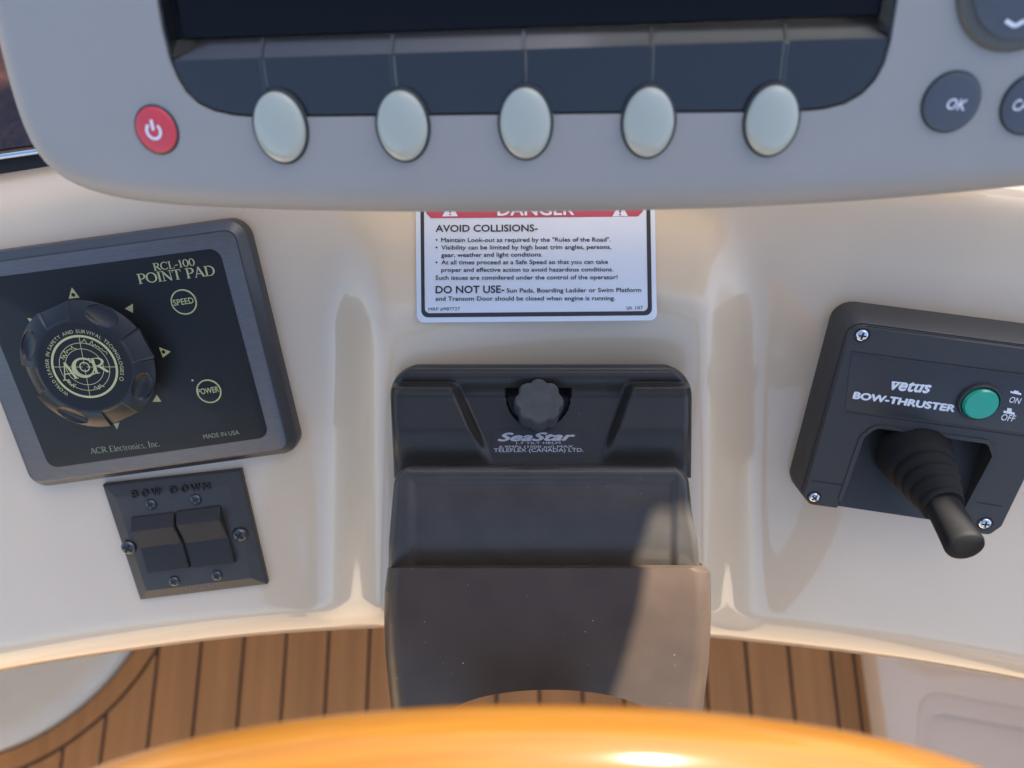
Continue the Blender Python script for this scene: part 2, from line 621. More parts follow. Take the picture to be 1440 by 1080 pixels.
def roman(txt, bold=1.0):
    vs, fs = [], []
    x = 0.0
    for ch in txt:
        adv, parts = ROMAN[ch]
        for p in parts:
            if p[0] == 'b':
                _, x0, y0, x1, y1, w = p
                w *= bold
                d = math.hypot(x1 - x0, y1 - y0)
                nx, ny = -(y1 - y0) / d * w / 2, (x1 - x0) / d * w / 2
                k = len(vs)
                vs += [(x + x0 - nx, y0 - ny), (x + x1 - nx, y1 - ny), (x + x1 + nx, y1 + ny), (x + x0 + nx, y0 + ny)]
                fs.append((k + 3, k + 2, k + 1, k)[::-1])
            else:
                _, cx, cy, rx, ry, a0, a1, w0, w1 = p
                n = 18
                for q in range(n + 1):
                    a = rad(a0 + (a1 - a0) * q / n)
                    if a1 - a0 == 360:
                        w = TN + (w0 - TN) * abs(math.cos(a))
                    else:
                        w = w0 + (w1 - w0) * math.sin(math.pi * q / n)
                    w *= bold
                    for sgn in (1, -1):
                        vs.append((x + cx + (rx + sgn * w / 2) * math.cos(a), cy + (ry + sgn * min(w, .1) / 2) * math.sin(a)))
                    if q:
                        k = len(vs) - 4
                        fs.append((k, k + 1, k + 3, k + 2))
        x += adv
    return vs, fs


def text_roman(mb, fr, txt, pl, pr, cap_px, z, bold=1.0):
    a, b = fr.loc(*pl, z), fr.loc(*pr, z)
    c = fr.loc(pl[0], pl[1] - cap_px, z)
    dx, dy = b[0] - a[0], b[1] - a[1]
    L = math.hypot(dx, dy)
    cap = abs(-(dy / L) * (c[0] - a[0]) + (dx / L) * (c[1] - a[1]))
    vs, fs = roman(txt, bold)
    put(mb, vs, fs, a, b, cap, z, 1.0)


def cross_screw(fr_parent, name, x, y, z, r, mt, h=None, washer=False, spin=0.3, mount=None):
    """pan-head screw with a cross recess"""
    h = h or r * 0.55
    mb = MB()
    mb.lathe([(r, z - 0.0005), (r, z + h * 0.25), (r * 0.92, z + h * 0.6), (r * 0.7, z + h * 0.9), (r * 0.4, z + h)],
             Matrix.Translation((x, y, 0)), 28)
    o = mb.build(name, mt, fr_parent)
    mb = MB()
    for a in (spin, spin + math.pi / 2):
        c, s = math.cos(a), math.sin(a)
        l, w = r * 0.62, r * 0.15
        mb.poly([(x + c * l - s * w, y + s * l + c * w), (x + c * l + s * w, y + s * l - c * w),
                 (x - c * l + s * w, y - s * l - c * w), (x - c * l - s * w, y - s * l + c * w)], z + h * 1.03 + (0.00006 if a > spin else 0))
    mb.build('cross_slot', M['slot'], o)
    return o


def frame_like(mtx):
    return mtx


# ------------------------------------------------------------------ the dashboard surface
LN, LC = (-0.005, -0.325, 0.957), None
nL = Vector((-0.005, -0.325, 0.946)).normalized()
nR = Vector((0.150, -0.43, 0.89)).normalized()


def plane_c(n, px, py, Z):
    return Z * (n[0] * (px - 720) / F + n[1] * (py - 540) / F + n[2])


cL = plane_c(nL, 200, 490, 0.385)
cR = plane_c(nR, 1300, 560, 0.385)
nS = Vector((0.0, 0.146, 0.989)).normalized()
cS = plane_c(nS, 755, 375, 0.3575)


def sstep(a, b, x):
    t = np.clip((x - a) / (b - a), 0, 1)
    return t * t * (3 - 2 * t)


def zpl(n, c, x, y):
    return c / (n[0] * (x - 720) / F + n[1] * (y - 540) / F + n[2])


def y_edge(px):
    return np.interp(px, [-900, 0, 188, 350, 520, 760, 1002, 1226, 1440, 2300], [1130, 942, 914, 893, 883, 878, 896, 921, 956, 1150])


def y_crease(px):
    return np.interp(px, [-900, 0, 180, 400, 540, 760, 1002, 1140, 1267, 1440, 2300], [1075, 898, 863, 846, 842, 838, 853, 868, 886, 914, 1090])


def blur(A, s, axis):
    k = int(max(1, 3 * s))
    w = np.exp(-0.5 * (np.arange(-k, k + 1) / s) ** 2)
    w /= w.sum()
    pad = [(0, 0), (0, 0)]
    pad[axis] = (k, k)
    B = np.pad(A, pad, mode='edge')
    out = np.zeros_like(A)
    for i, wi in enumerate(w):
        sl_ = [slice(None), slice(None)]
        sl_[axis] = slice(i, i + A.shape[axis])
        out += wi * B[tuple(sl_)]
    return out


def build_dash():
    step = 5
    xs = np.arange(-1000, 3200, step, dtype=float)
    nr = 230
    v = np.linspace(0, 1, nr)[:, None]
    ye0 = y_edge(xs)
    ye = blur(ye0[None, :], 14, 1)[0]
    yc = blur(y_crease(xs)[None, :], 14, 1)[0]
    X = np.repeat(xs[None, :], nr, 0)
    Y = -250 + v * (ye[None, :] + 250)
    ZL, ZR = zpl(nL, cL, X, Y), zpl(nR, cR, X, Y)
    s = sstep(520, 1010, X)
    Zw = ZL * (1 - s) + ZR * s
    # top roll
    yt = np.where(X < 720, 288 - 0.15 * X, 284 - 0.13 * (1440 - X))
    w = 13.0
    soft = w * np.log1p(np.exp(np.clip((yt - Y) / w, -30, 30)))
    Zw = Zw + 0.00030 * soft
    # centre pod
    ZS = zpl(nS, cS, X, Y)
    hp = np.clip(np.minimum(Zw - ZS, 0.028), 0, None)
    tl = np.clip((X - 438) / (545 - 438), 0, 1)
    tr = np.clip((1078 - X) / (1078 - 985), 0, 1)
    t = np.minimum(tl, tr)
    mk = (t * t * (3 - 2 * t)) ** 1.35
    pod = hp * mk
    pod = blur(blur(pod, 3.0, 0), 2.2, 1)
    Z = Zw - pod
    # rolled lower edge
    q = np.clip((Y - yc[None, :]) / (ye - yc)[None, :], 0, 0.9985)
    Z = Z + 0.015 * (1 - np.sqrt(1 - q * q))
    # faint hand-laid unevenness of the moulding
    rng = np.random.default_rng(3)
    nz = blur(blur(rng.standard_normal(Z.shape), 16, 0), 16, 1)
    Z = Z + nz / np.abs(nz).max() * 0.00035
    rows = []
    for i in range(nr):
        rows.append([P(X[i, j], Y[i, j], Z[i, j]) for j in range(len(xs))])
    fwd = [[p + Vector((0, dy, dz)) for p in rows[0]] for dy, dz in ((0.9, 0.05), (0.25, 0.03), (0.05, 0.004))]
    for k, (dz, dy) in enumerate(((0.004, 0.0005), (0.012, 0.002), (0.03, 0.01), (0.034, 0.25))):
        rows.append([p + Vector((0, dy, -dz)) for p in rows[nr - 1]])
    mb = MB()
    rows = [[r_[0] - Vector((0.35, 0, 0))] + r_ + [r_[-1] + Vector((0.35, 0, 0))] for r_ in fwd + rows]
    mb.grid(rows)
    o = mb.build('dashboard', M['gelcoat'], angle=60)
    return o


dash = build_dash()
tag(dash, 'glossy cream moulded dashboard with a raised centre and rolled lower edge', 'dashboard', kind='structure')

# ------------------------------------------------------------------ floor
def fl(px, py, z=0.0):
    d = P(px, py, 1.0) - CAM
    t = (z - CAM.z) / d.z
    q = CAM + d * t
    return (q.x, q.y)


def build_floor():
    mb = MB()
    mb.mi = 0
    a = 1.6
    mb.poly([(-a, -0.56), (a, -0.56), (a, 1.2), (-a, 1.2)], 0.0)
    mb.mi = 1
    # outer circle of the round base
    return mb


# circle through three seam points
def circ3(a, b, c):
    ax, ay, bx, by, cx, cy = *a, *b, *c
    d = 2 * (ax * (by - cy) + bx * (cy - ay) + cx * (ay - by))
    ux = ((ax * ax + ay * ay) * (by - cy) + (bx * bx + by * by) * (cy - ay) + (cx * cx + cy * cy) * (ay - by)) / d
    uy = ((ax * ax + ay * ay) * (cx - bx) + (bx * bx + by * by) * (ax - cx) + (cx * cx + cy * cy) * (bx - ax)) / d
    return ux, uy, math.hypot(ax - ux, ay - uy)


bcx, bcy, bR = circ3(fl(186, 915), fl(112, 996), fl(0, 1057))
_mo = fl(205, 935)
mR = math.hypot(fl(222, 912)[0] - bcx, fl(222, 912)[1] - bcy)
px_m = math.dist(fl(700, 940), fl(701, 940))

fb = build_floor()
gap = 4.6 * px_m
# plank boundaries on the line y_img = 940
bounds_px = [-130, -65, 0, 58, 105, 158, 220, 280, 340, 400, 460, 518, 578, 638, 698, 758, 818, 876, 934, 992, 1051, 1111, 1171, 1203]
bx = [fl(p, 950)[0] for p in bounds_px]
y_far, y_near = 0.75, -0.55
r_in = mR + gap * 0.5
for x0, x1 in zip(bx, bx[1:]):
    x0 += gap / 2; x1 -= gap / 2
    pts = []
    n = 10
    far = []
    for k in range(n + 1):
        x = x0 + (x1 - x0) * k / n
        dx = x - bcx
        y = y_far
        if abs(dx) < r_in:
            y = bcy - math.sqrt(r_in ** 2 - dx * dx)
        far.append((x, min(y, y_far)))
    if far[-1][1] > far[0][1] and far[0][1] < y_far:     # ease the sharp corner of cut planks
        far[-1] = (x1 - (x1 - x0) * 0.03, far[-1][1] - (x1 - x0) * 0.02)
        far.append((x1, far[-1][1] - (x1 - x0) * 0.13))
    pts = far + [(x1, y_near), (x0, y_near)]
    fb.mi = 1
    fb.slab(pts, [(0, 0.0005), (0.0, 0.003), (0.0012, 0.004)])
# margin plank round the base
ao = [(bcx + (mR - gap / 2) * math.cos(t), bcy + (mR - gap / 2) * math.sin(t)) for t in (2 * math.pi * k / 120 for k in range(120))]
ai = [(bcx + (bR + gap * 0.6) * math.cos(t), bcy + (bR + gap * 0.6) * math.sin(t)) for t in (2 * math.pi * k / 120 for k in range(120))]
fb.ring(ao, ai, 0.004, 0.0035)
# last narrow border planks on the right
ex = fl(1203, 950)[0]
fb.slab([(ex + gap / 2, y_near), (fl(1236, 950)[0], y_near), (fl(1236, 950)[0], y_far), (ex + gap / 2, y_far)], [(0, 0.0005), (0, 0.003), (0.0012, 0.004)])
floor = fb.build('floor', [M['caulk'], M['teak']])
tag(floor, 'caramel teak deck planks with dark caulk seams under the dashboard', 'floor', kind='structure')

mb = MB()
mb.box(-1.6, 1.6, -3.2, -0.562, -0.02, 0.012, 0.004)  # unseen floor added to bounce sunlight up to the dashboard
o = mb.build('added_bounce_floor', M['sole'])
tag(o, 'tan cockpit floor added out of view behind the helm to bounce light', kind='structure')

for sx, hz in ((-1, 0.46), (1, 0.42)):
    mb = MB()
    mb.box(min(sx * 0.95, sx * 1.05), max(sx * 0.95, sx * 1.05), -3.2, 1.3, 0.0, hz, 0.01)  # unseen walls added for the shade and bounce light they give
    o = mb.build('added_cockpit_side', M['gelcoat'])
    tag(o, 'cream cockpit side added out of view to shade and light the helm', kind='structure')

# round moulded base, lower left
mb = MB()
circ = [(bR * math.cos(t), bR * math.sin(t)) for t in (2 * math.pi * k / 128 for k in range(128))]
rimw = 36 * px_m
mb.slab(circ, [(0, 0.0), (0.0, 0.012), (0.003, 0.018), (0.008, 0.020), (rimw * 0.75, 0.020), (rimw, 0.017), (rimw + 0.004, 0.015)], bottom=True)
o = mb.build('round_base', M['gelcoat_grey'], mtx=Matrix.Translation((bcx, bcy, 0.0)))
tag(o, 'pale grey round moulded base with a raised rim let into the teak deck', 'deck base')

# moulded step, lower right
zt = 0.05
sl_pts = [fl(1229, 905, zt), fl(1245, 1020, zt), fl(1262, 1150, zt), fl(1900, 1230, zt), fl(1900, 960, zt), fl(1560, 850, zt), fl(1229, 850, zt)]
cxs = sum(p[0] for p in sl_pts) / len(sl_pts); cys = sum(p[1] for p in sl_pts) / len(sl_pts)
rel = lambda pts: [(x - cxs, y - cys) for x, y in pts]
rec_o = rounded([fl(1293, 968, zt), fl(1640, 1030, zt), fl(1660, 1180, zt), fl(1285, 1110, zt)], 0.03, 8)
rec_i = rounded([fl(1304, 1000, zt), fl(1640, 1060, zt), fl(1655, 1175, zt), fl(1300, 1105, zt)], 0.03, 8)
mb = MB()
mb.slab(rounded(rel(sl_pts), 0.012, 4), [(0, 0.0), (0, zt - 0.006), (0.0018, zt - 0.0018), (0.006, zt)], hole=[rel(rec_o)])
h0 = mb.holes[0]
lo = [mb.bm.verts.new((x, y, zt - 0.004)) for x, y in offset(ccw(rel(rec_o)), 0.004)]
li = [mb.bm.verts.new((x, y, zt - 0.005)) for x, y in ccw(rel(rec_i))]
li2 = [mb.bm.verts.new((x, y, zt - 0.012)) for x, y in offset(ccw(rel(rec_i)), 0.003)]
for A, B in ((h0, lo), (lo, li), (li, li2)):
    for i in range(len(A)):
        mb.face((A[i - 1], A[i], B[i], B[i - 1]))
mb.face(li2)
bmesh.ops.recalc_face_normals(mb.bm, faces=mb.bm.faces[:])
o = mb.build('moulded_step', M['gelcoat'], mtx=Matrix.Translation((cxs, cys, 0.0)))
tag(o, 'cream moulded footwell step with a rounded rectangular recess beside the teak deck', 'step')

# ------------------------------------------------------------------ burl panel, upper left
fbz = Frame(20, 214, 0.3635, (1, -0.14, 0.0), (0.2, 0.95, 0.20))
root = empty('burl_panel', fbz)
tag(root, 'dark burl wood panel with a thin bright trim behind the chart plotter', 'panel')
corn = fbz.pts([(-420, 268), (110, 196), (90, -160), (-420, -160)])
mb = MB()
mb.prism(corn, -0.01, 0.0, 0.001)
mb.build('wood_face', M['burl'], root)
mb = MB()
a, b = fbz.loc(-420, 281), fbz.loc(112, 204.5)
d = Vector((b[0] - a[0], b[1] - a[1])).normalized()
n2 = Vector((-d.y, d.x))
tw = 0.0014
mtx = Matrix.Translation((a[0], a[1], 0.0005)) @ Matrix((Vector((d.x, d.y, 0)), Vector((n2.x, n2.y, 0)), Vector((0, 0, 1)))).transposed().to_4x4() @ Matrix.Rotation(math.pi / 2, 4, 'Y')
mb.lathe([(tw, 0), (tw, math.dist(a, b))], mtx, 16, True, True)
mb.build('bright_trim', M['trimchrome'], root)
mb = MB()
c4 = fbz.pts([(-420, 283), (112, 206), (112, 226), (-420, 300)])
mb.prism(c4, -0.012, -0.004, 0.001)
mb.build('shadow_strip', M['slot'], root)  # black strip paints in the shadow band between trim and dashboard

# ------------------------------------------------------------------ chart plotter
fp = Frame(740, 160, 0.255, (1, -0.0, -0.067), (0.036, 0.892, 0.451))
root = empty('chart_plotter', fp)
tag(root, 'grey marine chart plotter with black screen, five pale soft keys and a red power key', 'chart plotter')
low = fp.pts([(-18, -20), (0, 62), (18, 132), (34, 180), (50, 214), (74, 244), (112, 266), (170, 282), (250, 291), (400, 297.5), (560, 300), (720, 300),
              (880, 298.5), (1010, 295), (1120, 290), (1220, 284), (1330, 275), (1440, 264), (1560, 248), (1640, 228), (1700, 196), (1740, 150), (1770, 70), (1795, -20)], -0.009)
up_y = 0.185
out = low + [(low[-1][0] - 0.004, up_y - 0.02), (low[-1][0] - 0.03, up_y), (low[0][0] + 0.03, up_y), (low[0][0] + 0.004, up_y - 0.02)]
# resample evenly and smooth the outline
def resample(pts, n):
    pts = [Vector(p) for p in pts]
    L = [0.0]
    for i in range(len(pts)):
        L.append(L[-1] + (pts[(i + 1) % len(pts)] - pts[i]).length)
    res = []
    j = 0
    for k in range(n):
        t = L[-1] * k / n
        while L[j + 1] < t: j += 1
        a, b = pts[j], pts[(j + 1) % len(pts)]
        res.append(a + (b - a) * ((t - L[j]) / max(1e-9, L[j + 1] - L[j])))
    return res
out = resample(out, 260)
for _ in range(3):
    out = [(out[i - 1] + out[i] * 2 + out[(i + 1) % len(out)]) / 4 for i in range(len(out))]
out = [(p.x, p.y) for p in out]
bay = fp.pts([(213, -40), (226, 40), (236, 82), (246, 108), (259, 130), (277, 147), (300, 157.5), (328, 163.5), (362, 165.8), (740, 162), (1120, 158),
               (1158, 155), (1190, 147), (1214, 133), (1232, 114), (1245, 90), (1253, 62), (1270, -40)])
bay = bay + [(bay[-1][0] - 0.001, 0.15), (bay[0][0] + 0.001, 0.15)]
bay = ccw(bay)
ZB = -0.0012
mb = MB()
er = 0.013
prof = [(0.0, -0.055), (0.0, -er)] + [(er * (1 - math.cos(a)), -er * (1 - math.sin(a))) for a in (math.pi / 2 * k / 8 for k in range(1, 8))] + [(er, 0.0)]
mb.slab(out, prof, hole=[bay], bottom=True)
h0 = mb.holes[0]
wl = [mb.bm.verts.new((x, y, -0.015)) for x, y in bay]
for i in range(len(h0)):
    mb.face((h0[i - 1], h0[i], wl[i], wl[i - 1]))
casing = mb.build('casing', M['plotter'], root)
# bezel with the sloping sill down to the screen
rim_b = fp.pts([(236, 71), (1258, 68)], ZB)
scr_b = fp.pts([(246, 42), (1236, 35)], -0.0070)
hx0, hx1, hy = rim_b[0][0], rim_b[1][0], (rim_b[0][1] + rim_b[1][1]) / 2
sx0, sx1, sy = scr_b[0][0], scr_b[1][0], (scr_b[0][1] + scr_b[1][1]) / 2
mb = MB()
bz = offset(bay, 0.0003)
mb.slab(bz, [(0, -0.0115), (0.0, ZB - 0.0006), (0.0006, ZB)], hole=[[(hx0 + .0005, hy), (hx1 - .0005, hy), (hx1 - .0005, 0.142), (hx0 + .0005, 0.142)]])
h0 = mb.holes[0]
# profile of the sill: rounded lip, slope, small wall
for dep, f in ((0.0002, 0.04), (0.0006, 0.12), (0.0053, 0.97), (0.0060, 1.0)):
    nx = [mb.bm.verts.new((hx0 + .0005 + (sx0 - hx0) * f, hy + (sy - hy) * f, ZB - dep)), mb.bm.verts.new((hx1 - .0005 + (sx1 - hx1) * f, hy + (sy - hy) * f, ZB - dep)),
          mb.bm.verts.new((hx1 - .0005 + (sx1 - hx1) * f, 0.142 - (sy - hy) * f, ZB - dep)), mb.bm.verts.new((hx0 + .0005 + (sx0 - hx0) * f, 0.142 - (sy - hy) * f, ZB - dep))]
    for i in range(4):
        mb.face((h0[i - 1], h0[i], nx[i], nx[i - 1]))
    h0 = nx
bezel = mb.build('bezel', M['bay'], root, angle=7)
mb = MB()
mb.box(sx0 + 0.0002, sx1 - 0.0002, sy + 0.0002, 0.142 - (sy - hy) - 0.0002, -0.0112, -0.0072)
mb.build('screen', M['screen'], root)
# dividers
for px in (377, 557, 738, 913, 1096):
    x, yb_ = fp.loc(px, 140, ZB)
    x2 = fp.loc(px - (740 - px) * 0.006, 70, ZB)[0]
    mb = MB()
    w = 0.0009
    mb.slab([(x - w, yb_), (x + w, yb_), (x + w, hy - .0004), (x - w, hy - .0004)], [(0, ZB - 0.001), (0, ZB + 0.0002), (0.0004, ZB + 0.0006)])
    # continues down the sill
    pr = [(hy - .0004, ZB + 0.0006), (hy + (sy - hy) * 0.12, ZB - 0.0001), (hy + (sy - hy) * 0.95, ZB - 0.0045)]
    L = [[mb.bm.verts.new((x + s_ * w * k, yy, zz - (0.0 if k < 1 else 0.0012))) for s_, k in ((-1, 1), (-1, .5), (1, .5), (1, 1))] for yy, zz in pr]
    for A, B in zip(L, L[1:]):
        for i in range(3):
            mb.face((A[i], A[i + 1], B[i + 1], B[i]))
    mb.build('divider', M['bay'], bezel)
# soft keys
KH = 0.0045
for cx_, cy_, rx_, ry_, rot_ in ((391, 180.5, 38, 47, 14), (564.5, 178.5, 37.5, 47, 7), (738.5, 175, 38, 48, 1), (913, 173.5, 38, 47.5, -6), (1087.5, 171, 39, 48, -13)):
    x, y = fp.loc(cx_, cy_, 0.0032)
    s_ = fp.scale(cx_, cy_)
    rx2, ry2 = rx_ * s_ * 0.93, ry_ * s_ * 0.99
    x0, y0 = fp.loc(cx_, cy_, 0.0005)
    mb = MB()
    mb.slab(ellipse(x, y, rx2 + 0.0009, ry2 + 0.0009, 0.0), [(0, -0.004), (0, 0.0006), (0.0005, 0.0011)])
    g = mb.build('key_surround', M['gasket'], root)
    mb = MB()
    mb.dome(x, y, rx2, ry2, 0.0, -0.002, 0.0036, 0.0030, 56, 16)
    k_ = mb.build('soft_key', M['key'], root, angle=60)
    k_.name = 'soft_key'
    g.parent = k_
# little mark on the centre key
mb = MB()
a, b = fp.loc(733, 167.5, 0.0062), fp.loc(746, 167.5, 0.0062)
mb.stroke([a, b], 0.00035, 0.0068)
# power key
x, y = fp.loc(219, 183, 0.001)
s_ = fp.scale(219, 183)
mb2 = MB()
mb2.slab(ellipse(x, y, 30.5 * s_, 33 * s_), [(0, -0.002), (0, 0.0003), (0.0004, 0.0006)])
g = mb2.build('key_surround', M['gasket'], root)
mb2 = MB()
mb2.dome(x, y, 28 * s_, 30.5 * s_, 0, -0.001, 0.0018, 0.0009, 48, 5)
k_ = mb2.build('power_key', M['red'], root, angle=60)
g.parent = k_
mb2 = MB()
zz = 0.00185
gx, gy = fp.loc(216, 184.5, zz)
arc = [(gx + 9.5 * s_ * math.cos(rad(t)), gy + 10 * s_ * math.sin(rad(t))) for t in range(125, 415, 10)]
mb2.stroke(arc, 4.2 * s_, zz)
mb2.stroke([(gx, gy + 1 * s_), (gx - 0.0 * s_, gy + 15 * s_)], 4.2 * s_, zz + 0.00004)
mb2.build('power_symbol', M['white_print'], k_)
# round charcoal keys on the right
def round_key(cx_, cy_, r_, word, wl, wr, cap):
    x, y = fp.loc(cx_, cy_, 0.001)
    s_ = fp.scale(cx_, cy_)
    mb = MB()
    mb.slab(ellipse(x, y, (r_ + 2.5) * s_, (r_ + 4) * s_ * 1.0), [(0, -0.002), (0, 0.0003), (0.0005, 0.0007)])
    g = mb.build('key_surround', M['gasket'], root)
    mb = MB()
    mb.dome(x, y, r_ * s_, r_ * s_ * 1.03, 0, -0.001, 0.0022, 0.0007, 48, 5)
    k = mb.build('round_key', M['dkey'], root, angle=60)
    g.parent = k
    mb = MB()
    text(mb, fp, word, wl, wr, cap, 0.00205, 0.02, 0.15)
    mb.build('lettering', M['white_print'], k)
round_key(1338.5, 144, 39, 'OK', (1330, 153), (1356, 155), 16)
round_key(1451, 147, 40, 'CANCEL', (1423, 155), (1484, 156), 16)
x, y = fp.loc(1440, -30, 0.001)
s_ = fp.scale(1420, 0)
mb = MB()
mb.slab(ellipse(x, y, 90 * s_, 97 * s_), [(0, -0.002), (0, 0.001), (0.001, 0.0022), (0.0025, 0.0026)])
g = mb.build('trackpad_ring', mat('grey_green_ring', (0.10, 0.105, 0.09), 0.5), root)
mb = MB()
mb.dome(x, y, 72 * s_, 78 * s_, 0, 0.0015, 0.002, 0.001, 48, 5)
k_ = mb.build('direction_pad', M['dkey'], root, angle=60)
mb = MB()
mb.stroke([fp.loc(a, b, .005) for a, b in ((1415, 29), (1428, 37), (1442, 29))], 6 * s_, 0.0047)
mb.build('arrow_symbol', M['white_print'], k_)
g.parent = k_

# ------------------------------------------------------------------ warning sticker
fs_ = Frame(755, 375, 0.3566, (1, 0.0, 0.0), (0.0, 0.989, -0.146))
root = empty('warning_sticker', fs_)
tag(root, 'white vinyl warning sticker with a red danger header and black text', 'sticker')
mb = MB()
mb.prism(rounded(fs_.pts([(584, 255), (586, 453.5), (924, 450.5), (920, 255)]), 0.0035, 6), -0.0006, 0.0, 0.0001)
mb.build('backing', M['sticker'], root)
oq = rounded(fs_.pts([(591, 262), (592.5, 446.5), (917, 443.5), (914, 262)]), 0.0033, 6)
iq = rounded(fs_.pts([(596, 267), (597.5, 440.5), (911, 437.5), (908.5, 267)]), 0.0023, 6)
mb = MB()
mb.ring(oq, iq, 0.0001)
mb.build('border_line', M['ink'], root)
mb = MB()
mb.poly(fs_.pts([(599, 270), (599.5, 300), (606, 307), (897, 304.5), (904, 297.5), (904, 270)]), 0.0001)
hd = mb.build('red_header', M['sticker_red'], root)
mb = MB()
text(mb, fs_, 'DANGER', (700, 303), (807, 302), 17, 0.0002, 0.022)
mb.build('header_lettering', M['white_print'], hd)
for x_ in (633, 872):
    mb = MB()
    mb.poly(fs_.pts([(x_ - 11, 304.5), (x_ + 11, 304.3), (x_, 284)]), 0.0002)
    tr_ = mb.build('warning_triangle', M['white_print'], root)
    mb = MB()
    mb.poly(fs_.pts([(x_ - 1.3, 299.5), (x_ + 1.3, 299.5), (x_ + 1.6, 291), (x_ - 1.6, 291)]), 0.0003)
    mb.poly(fs_.pts([(x_ - 1.3, 303), (x_ + 1.3, 303), (x_ + 1.3, 301), (x_ - 1.3, 301)]), 0.0003)
    mb.build('exclamation_mark', M['sticker_red'], tr_)
mb = MB()
T = [('AVOID COLLISIONS-', 612.8, 756, 325.5, 9.8, .022),
     ('Maintain Look-out as required by the "Rules of the Road".', 620.5, 858.8, 340, 6.2, .014),
     ('Visibility can be limited by high boat trim angles, persons,', 620.5, 859.6, 350.4, 6.2, .014),
     ('gear, weather and light conditions.', 620.5, 762.8, 361, 6.2, .014),
     ('At all times proceed at a Safe Speed so that you can take', 620.5, 855, 371.4, 6.2, .014),
     ('proper and effective action to avoid hazardous conditions.', 620.5, 862.3, 382, 6.2, .014),
     ('Such issues are considered under the control of the operator!', 612.4, 868.4, 393, 6.2, .014),
     ('DO NOT USE-', 612.8, 709, 412, 10.6, .022),
     ('Sun Pads, Boarding Ladder or Swim Platform', 712.5, 901.8, 411, 6.2, .014),
     ('and Transom Door should be closed when engine is running.', 612.6, 865, 422.5, 6.2, .014),
     ('MRP #987727', 602.5, 647, 436.8, 4.8, .0),
     ('SR 187', 881, 904.5, 435.2, 4.8, .0)]
for t_, xl, xr, yb_, cp, bo in T:
    text(mb, fs_, t_, (xl, yb_ + 0.4), (xr, yb_ - 0.4), cp, 0.0001, bo)
for yb_ in (337.5, 348, 369):
    x, y = fs_.loc(613.8, yb_)
    mb.poly(ellipse(x, y, 1.4 * 0.00033, 1.4 * 0.00033, 0, 10), 0.0001)
mb.build('lettering', M['ink'], root)

# ------------------------------------------------------------------ searchlight point pad (left)
dA, hA = (0.139, 0.938, 0.319), (1, -0.134, -0.04)
fa = Frame(190, 495, 0.3845, hA, dA)
root = empty('searchlight_control', fa)
tag(root, 'square black searchlight control panel with brushed grey frame and round fluted knob', 'control panel')
TZ = 0.0105
face = fa.pts([(-71, 377), (329, 322.5), (406, 631), (46.5, 680.5)], TZ)
mb = MB()
fo = rounded(face, 0.005, 6)
fo = ccw(fo)
base = offset(fo, -0.0045)
mb.slab(base, [(0, -0.006), (0, 0.004), (0.0006, 0.006), (0.0036, TZ - 0.0012), (0.0042, TZ - 0.0003), (0.0048, TZ)])
mb.build('panel_frame', M['anod'], root, angle=25)
mb = MB()
mb.slab(offset(fo, 0.0004), [(0, TZ - 0.001), (0, TZ + 0.0002), (0.0003, TZ + 0.0004)])
mb.build('brushed_face', M['alu'], root)
TZ += 0.0004
inner = ccw(rounded(fa.pts([(-36, 393.5), (308, 348.5), (378.5, 614.5), (70, 658.5)], TZ), 0.0052, 6))
mb = MB()
mb.slab(inner, [(0, TZ - 0.001), (0, TZ + 0.0002), (0.0004, TZ + 0.0004)])
pad = mb.build('black_overlay', M['pad'], root)
OZ = TZ + 0.0005
mb = MB()
text_roman(mb, fa, 'RCL-100', (217, 381), (275, 373.5), 11, OZ, 1.0)
text_roman(mb, fa, 'POINT PAD', (195.5, 399.5), (303.5, 387), 14.5, OZ, 1.05)
mb.build('title_lettering', M['olive'], pad)
mb = MB()
text_roman(mb, fa, 'ACR Electronics, Inc.', (128, 638.5), (225, 627.5), 8.5, OZ, 1.0)
mb.build('maker_lettering', M['olive_dim'], pad)
mb = MB()
text(mb, fa, 'MADE IN USA', (287, 617), (337, 610.5), 6.5, OZ, 0.004)
mb.build('origin_lettering', M['olive_dim'], pad)
# arrow marks
for tri in ([(101, 404), (96.5, 420), (112, 418.5)], [(175.5, 434), (187, 427), (187, 440)], [(223.5, 488), (240, 494.5), (229, 503)],
            [(220.5, 555), (214.5, 565), (227, 565)], [(160, 596), (168, 594), (164.5, 604)], [(38, 447), (48, 449), (43.5, 454.5)]):
    mb = MB()
    mb.poly(fa.pts(tri, OZ), OZ)
    mk_ = mb.build('arrow_mark', M['olive'], root)
    for px_, py_ in ((103, 414.5), (230, 494.7)):
        if abs(tri[0][0] - px_) < 10 and abs(tri[0][1] - py_) < 15:
            x, y = fa.loc(px_, py_, OZ)
            mb = MB()
            mb.poly(ellipse(x, y, 0.0009, 0.0009, 0, 16), OZ + 0.0001)
            mb.build('arrow_dot', M['pad'], mk_)
# buttons
for (cx_, cy_, r_, word, l_, r2, cap) in ((258.8, 424.5, 18.2, 'SPEED', (245, 430), (273, 426), 9), (294, 550, 17.5, 'POWER', (279, 555), (308.5, 551), 8.5)):
    x, y = fa.loc(cx_, cy_, OZ)
    s_ = fa.scale(cx_, cy_, OZ)
    mb = MB()
    mb.dome(x, y, (r_ - 1.2) * s_, (r_ - 1.2) * s_, 0, OZ - 0.001, 0.0013, 0.0005, 40, 4)
    bt = mb.build('button', M['pad'], root, angle=60)
    mb = MB()
    mb.ring(ellipse(x, y, r_ * s_, r_ * s_), ellipse(x, y, (r_ - 1.8) * s_, (r_ - 1.8) * s_), OZ + 0.0004, 0.0006)
    mb.build('ring', M['olive'], bt)
    mb = MB()
    text(mb, fa, word, l_, r2, cap, OZ + 0.0014, 0.012)
    mb.build('lettering', M['olive'], bt)
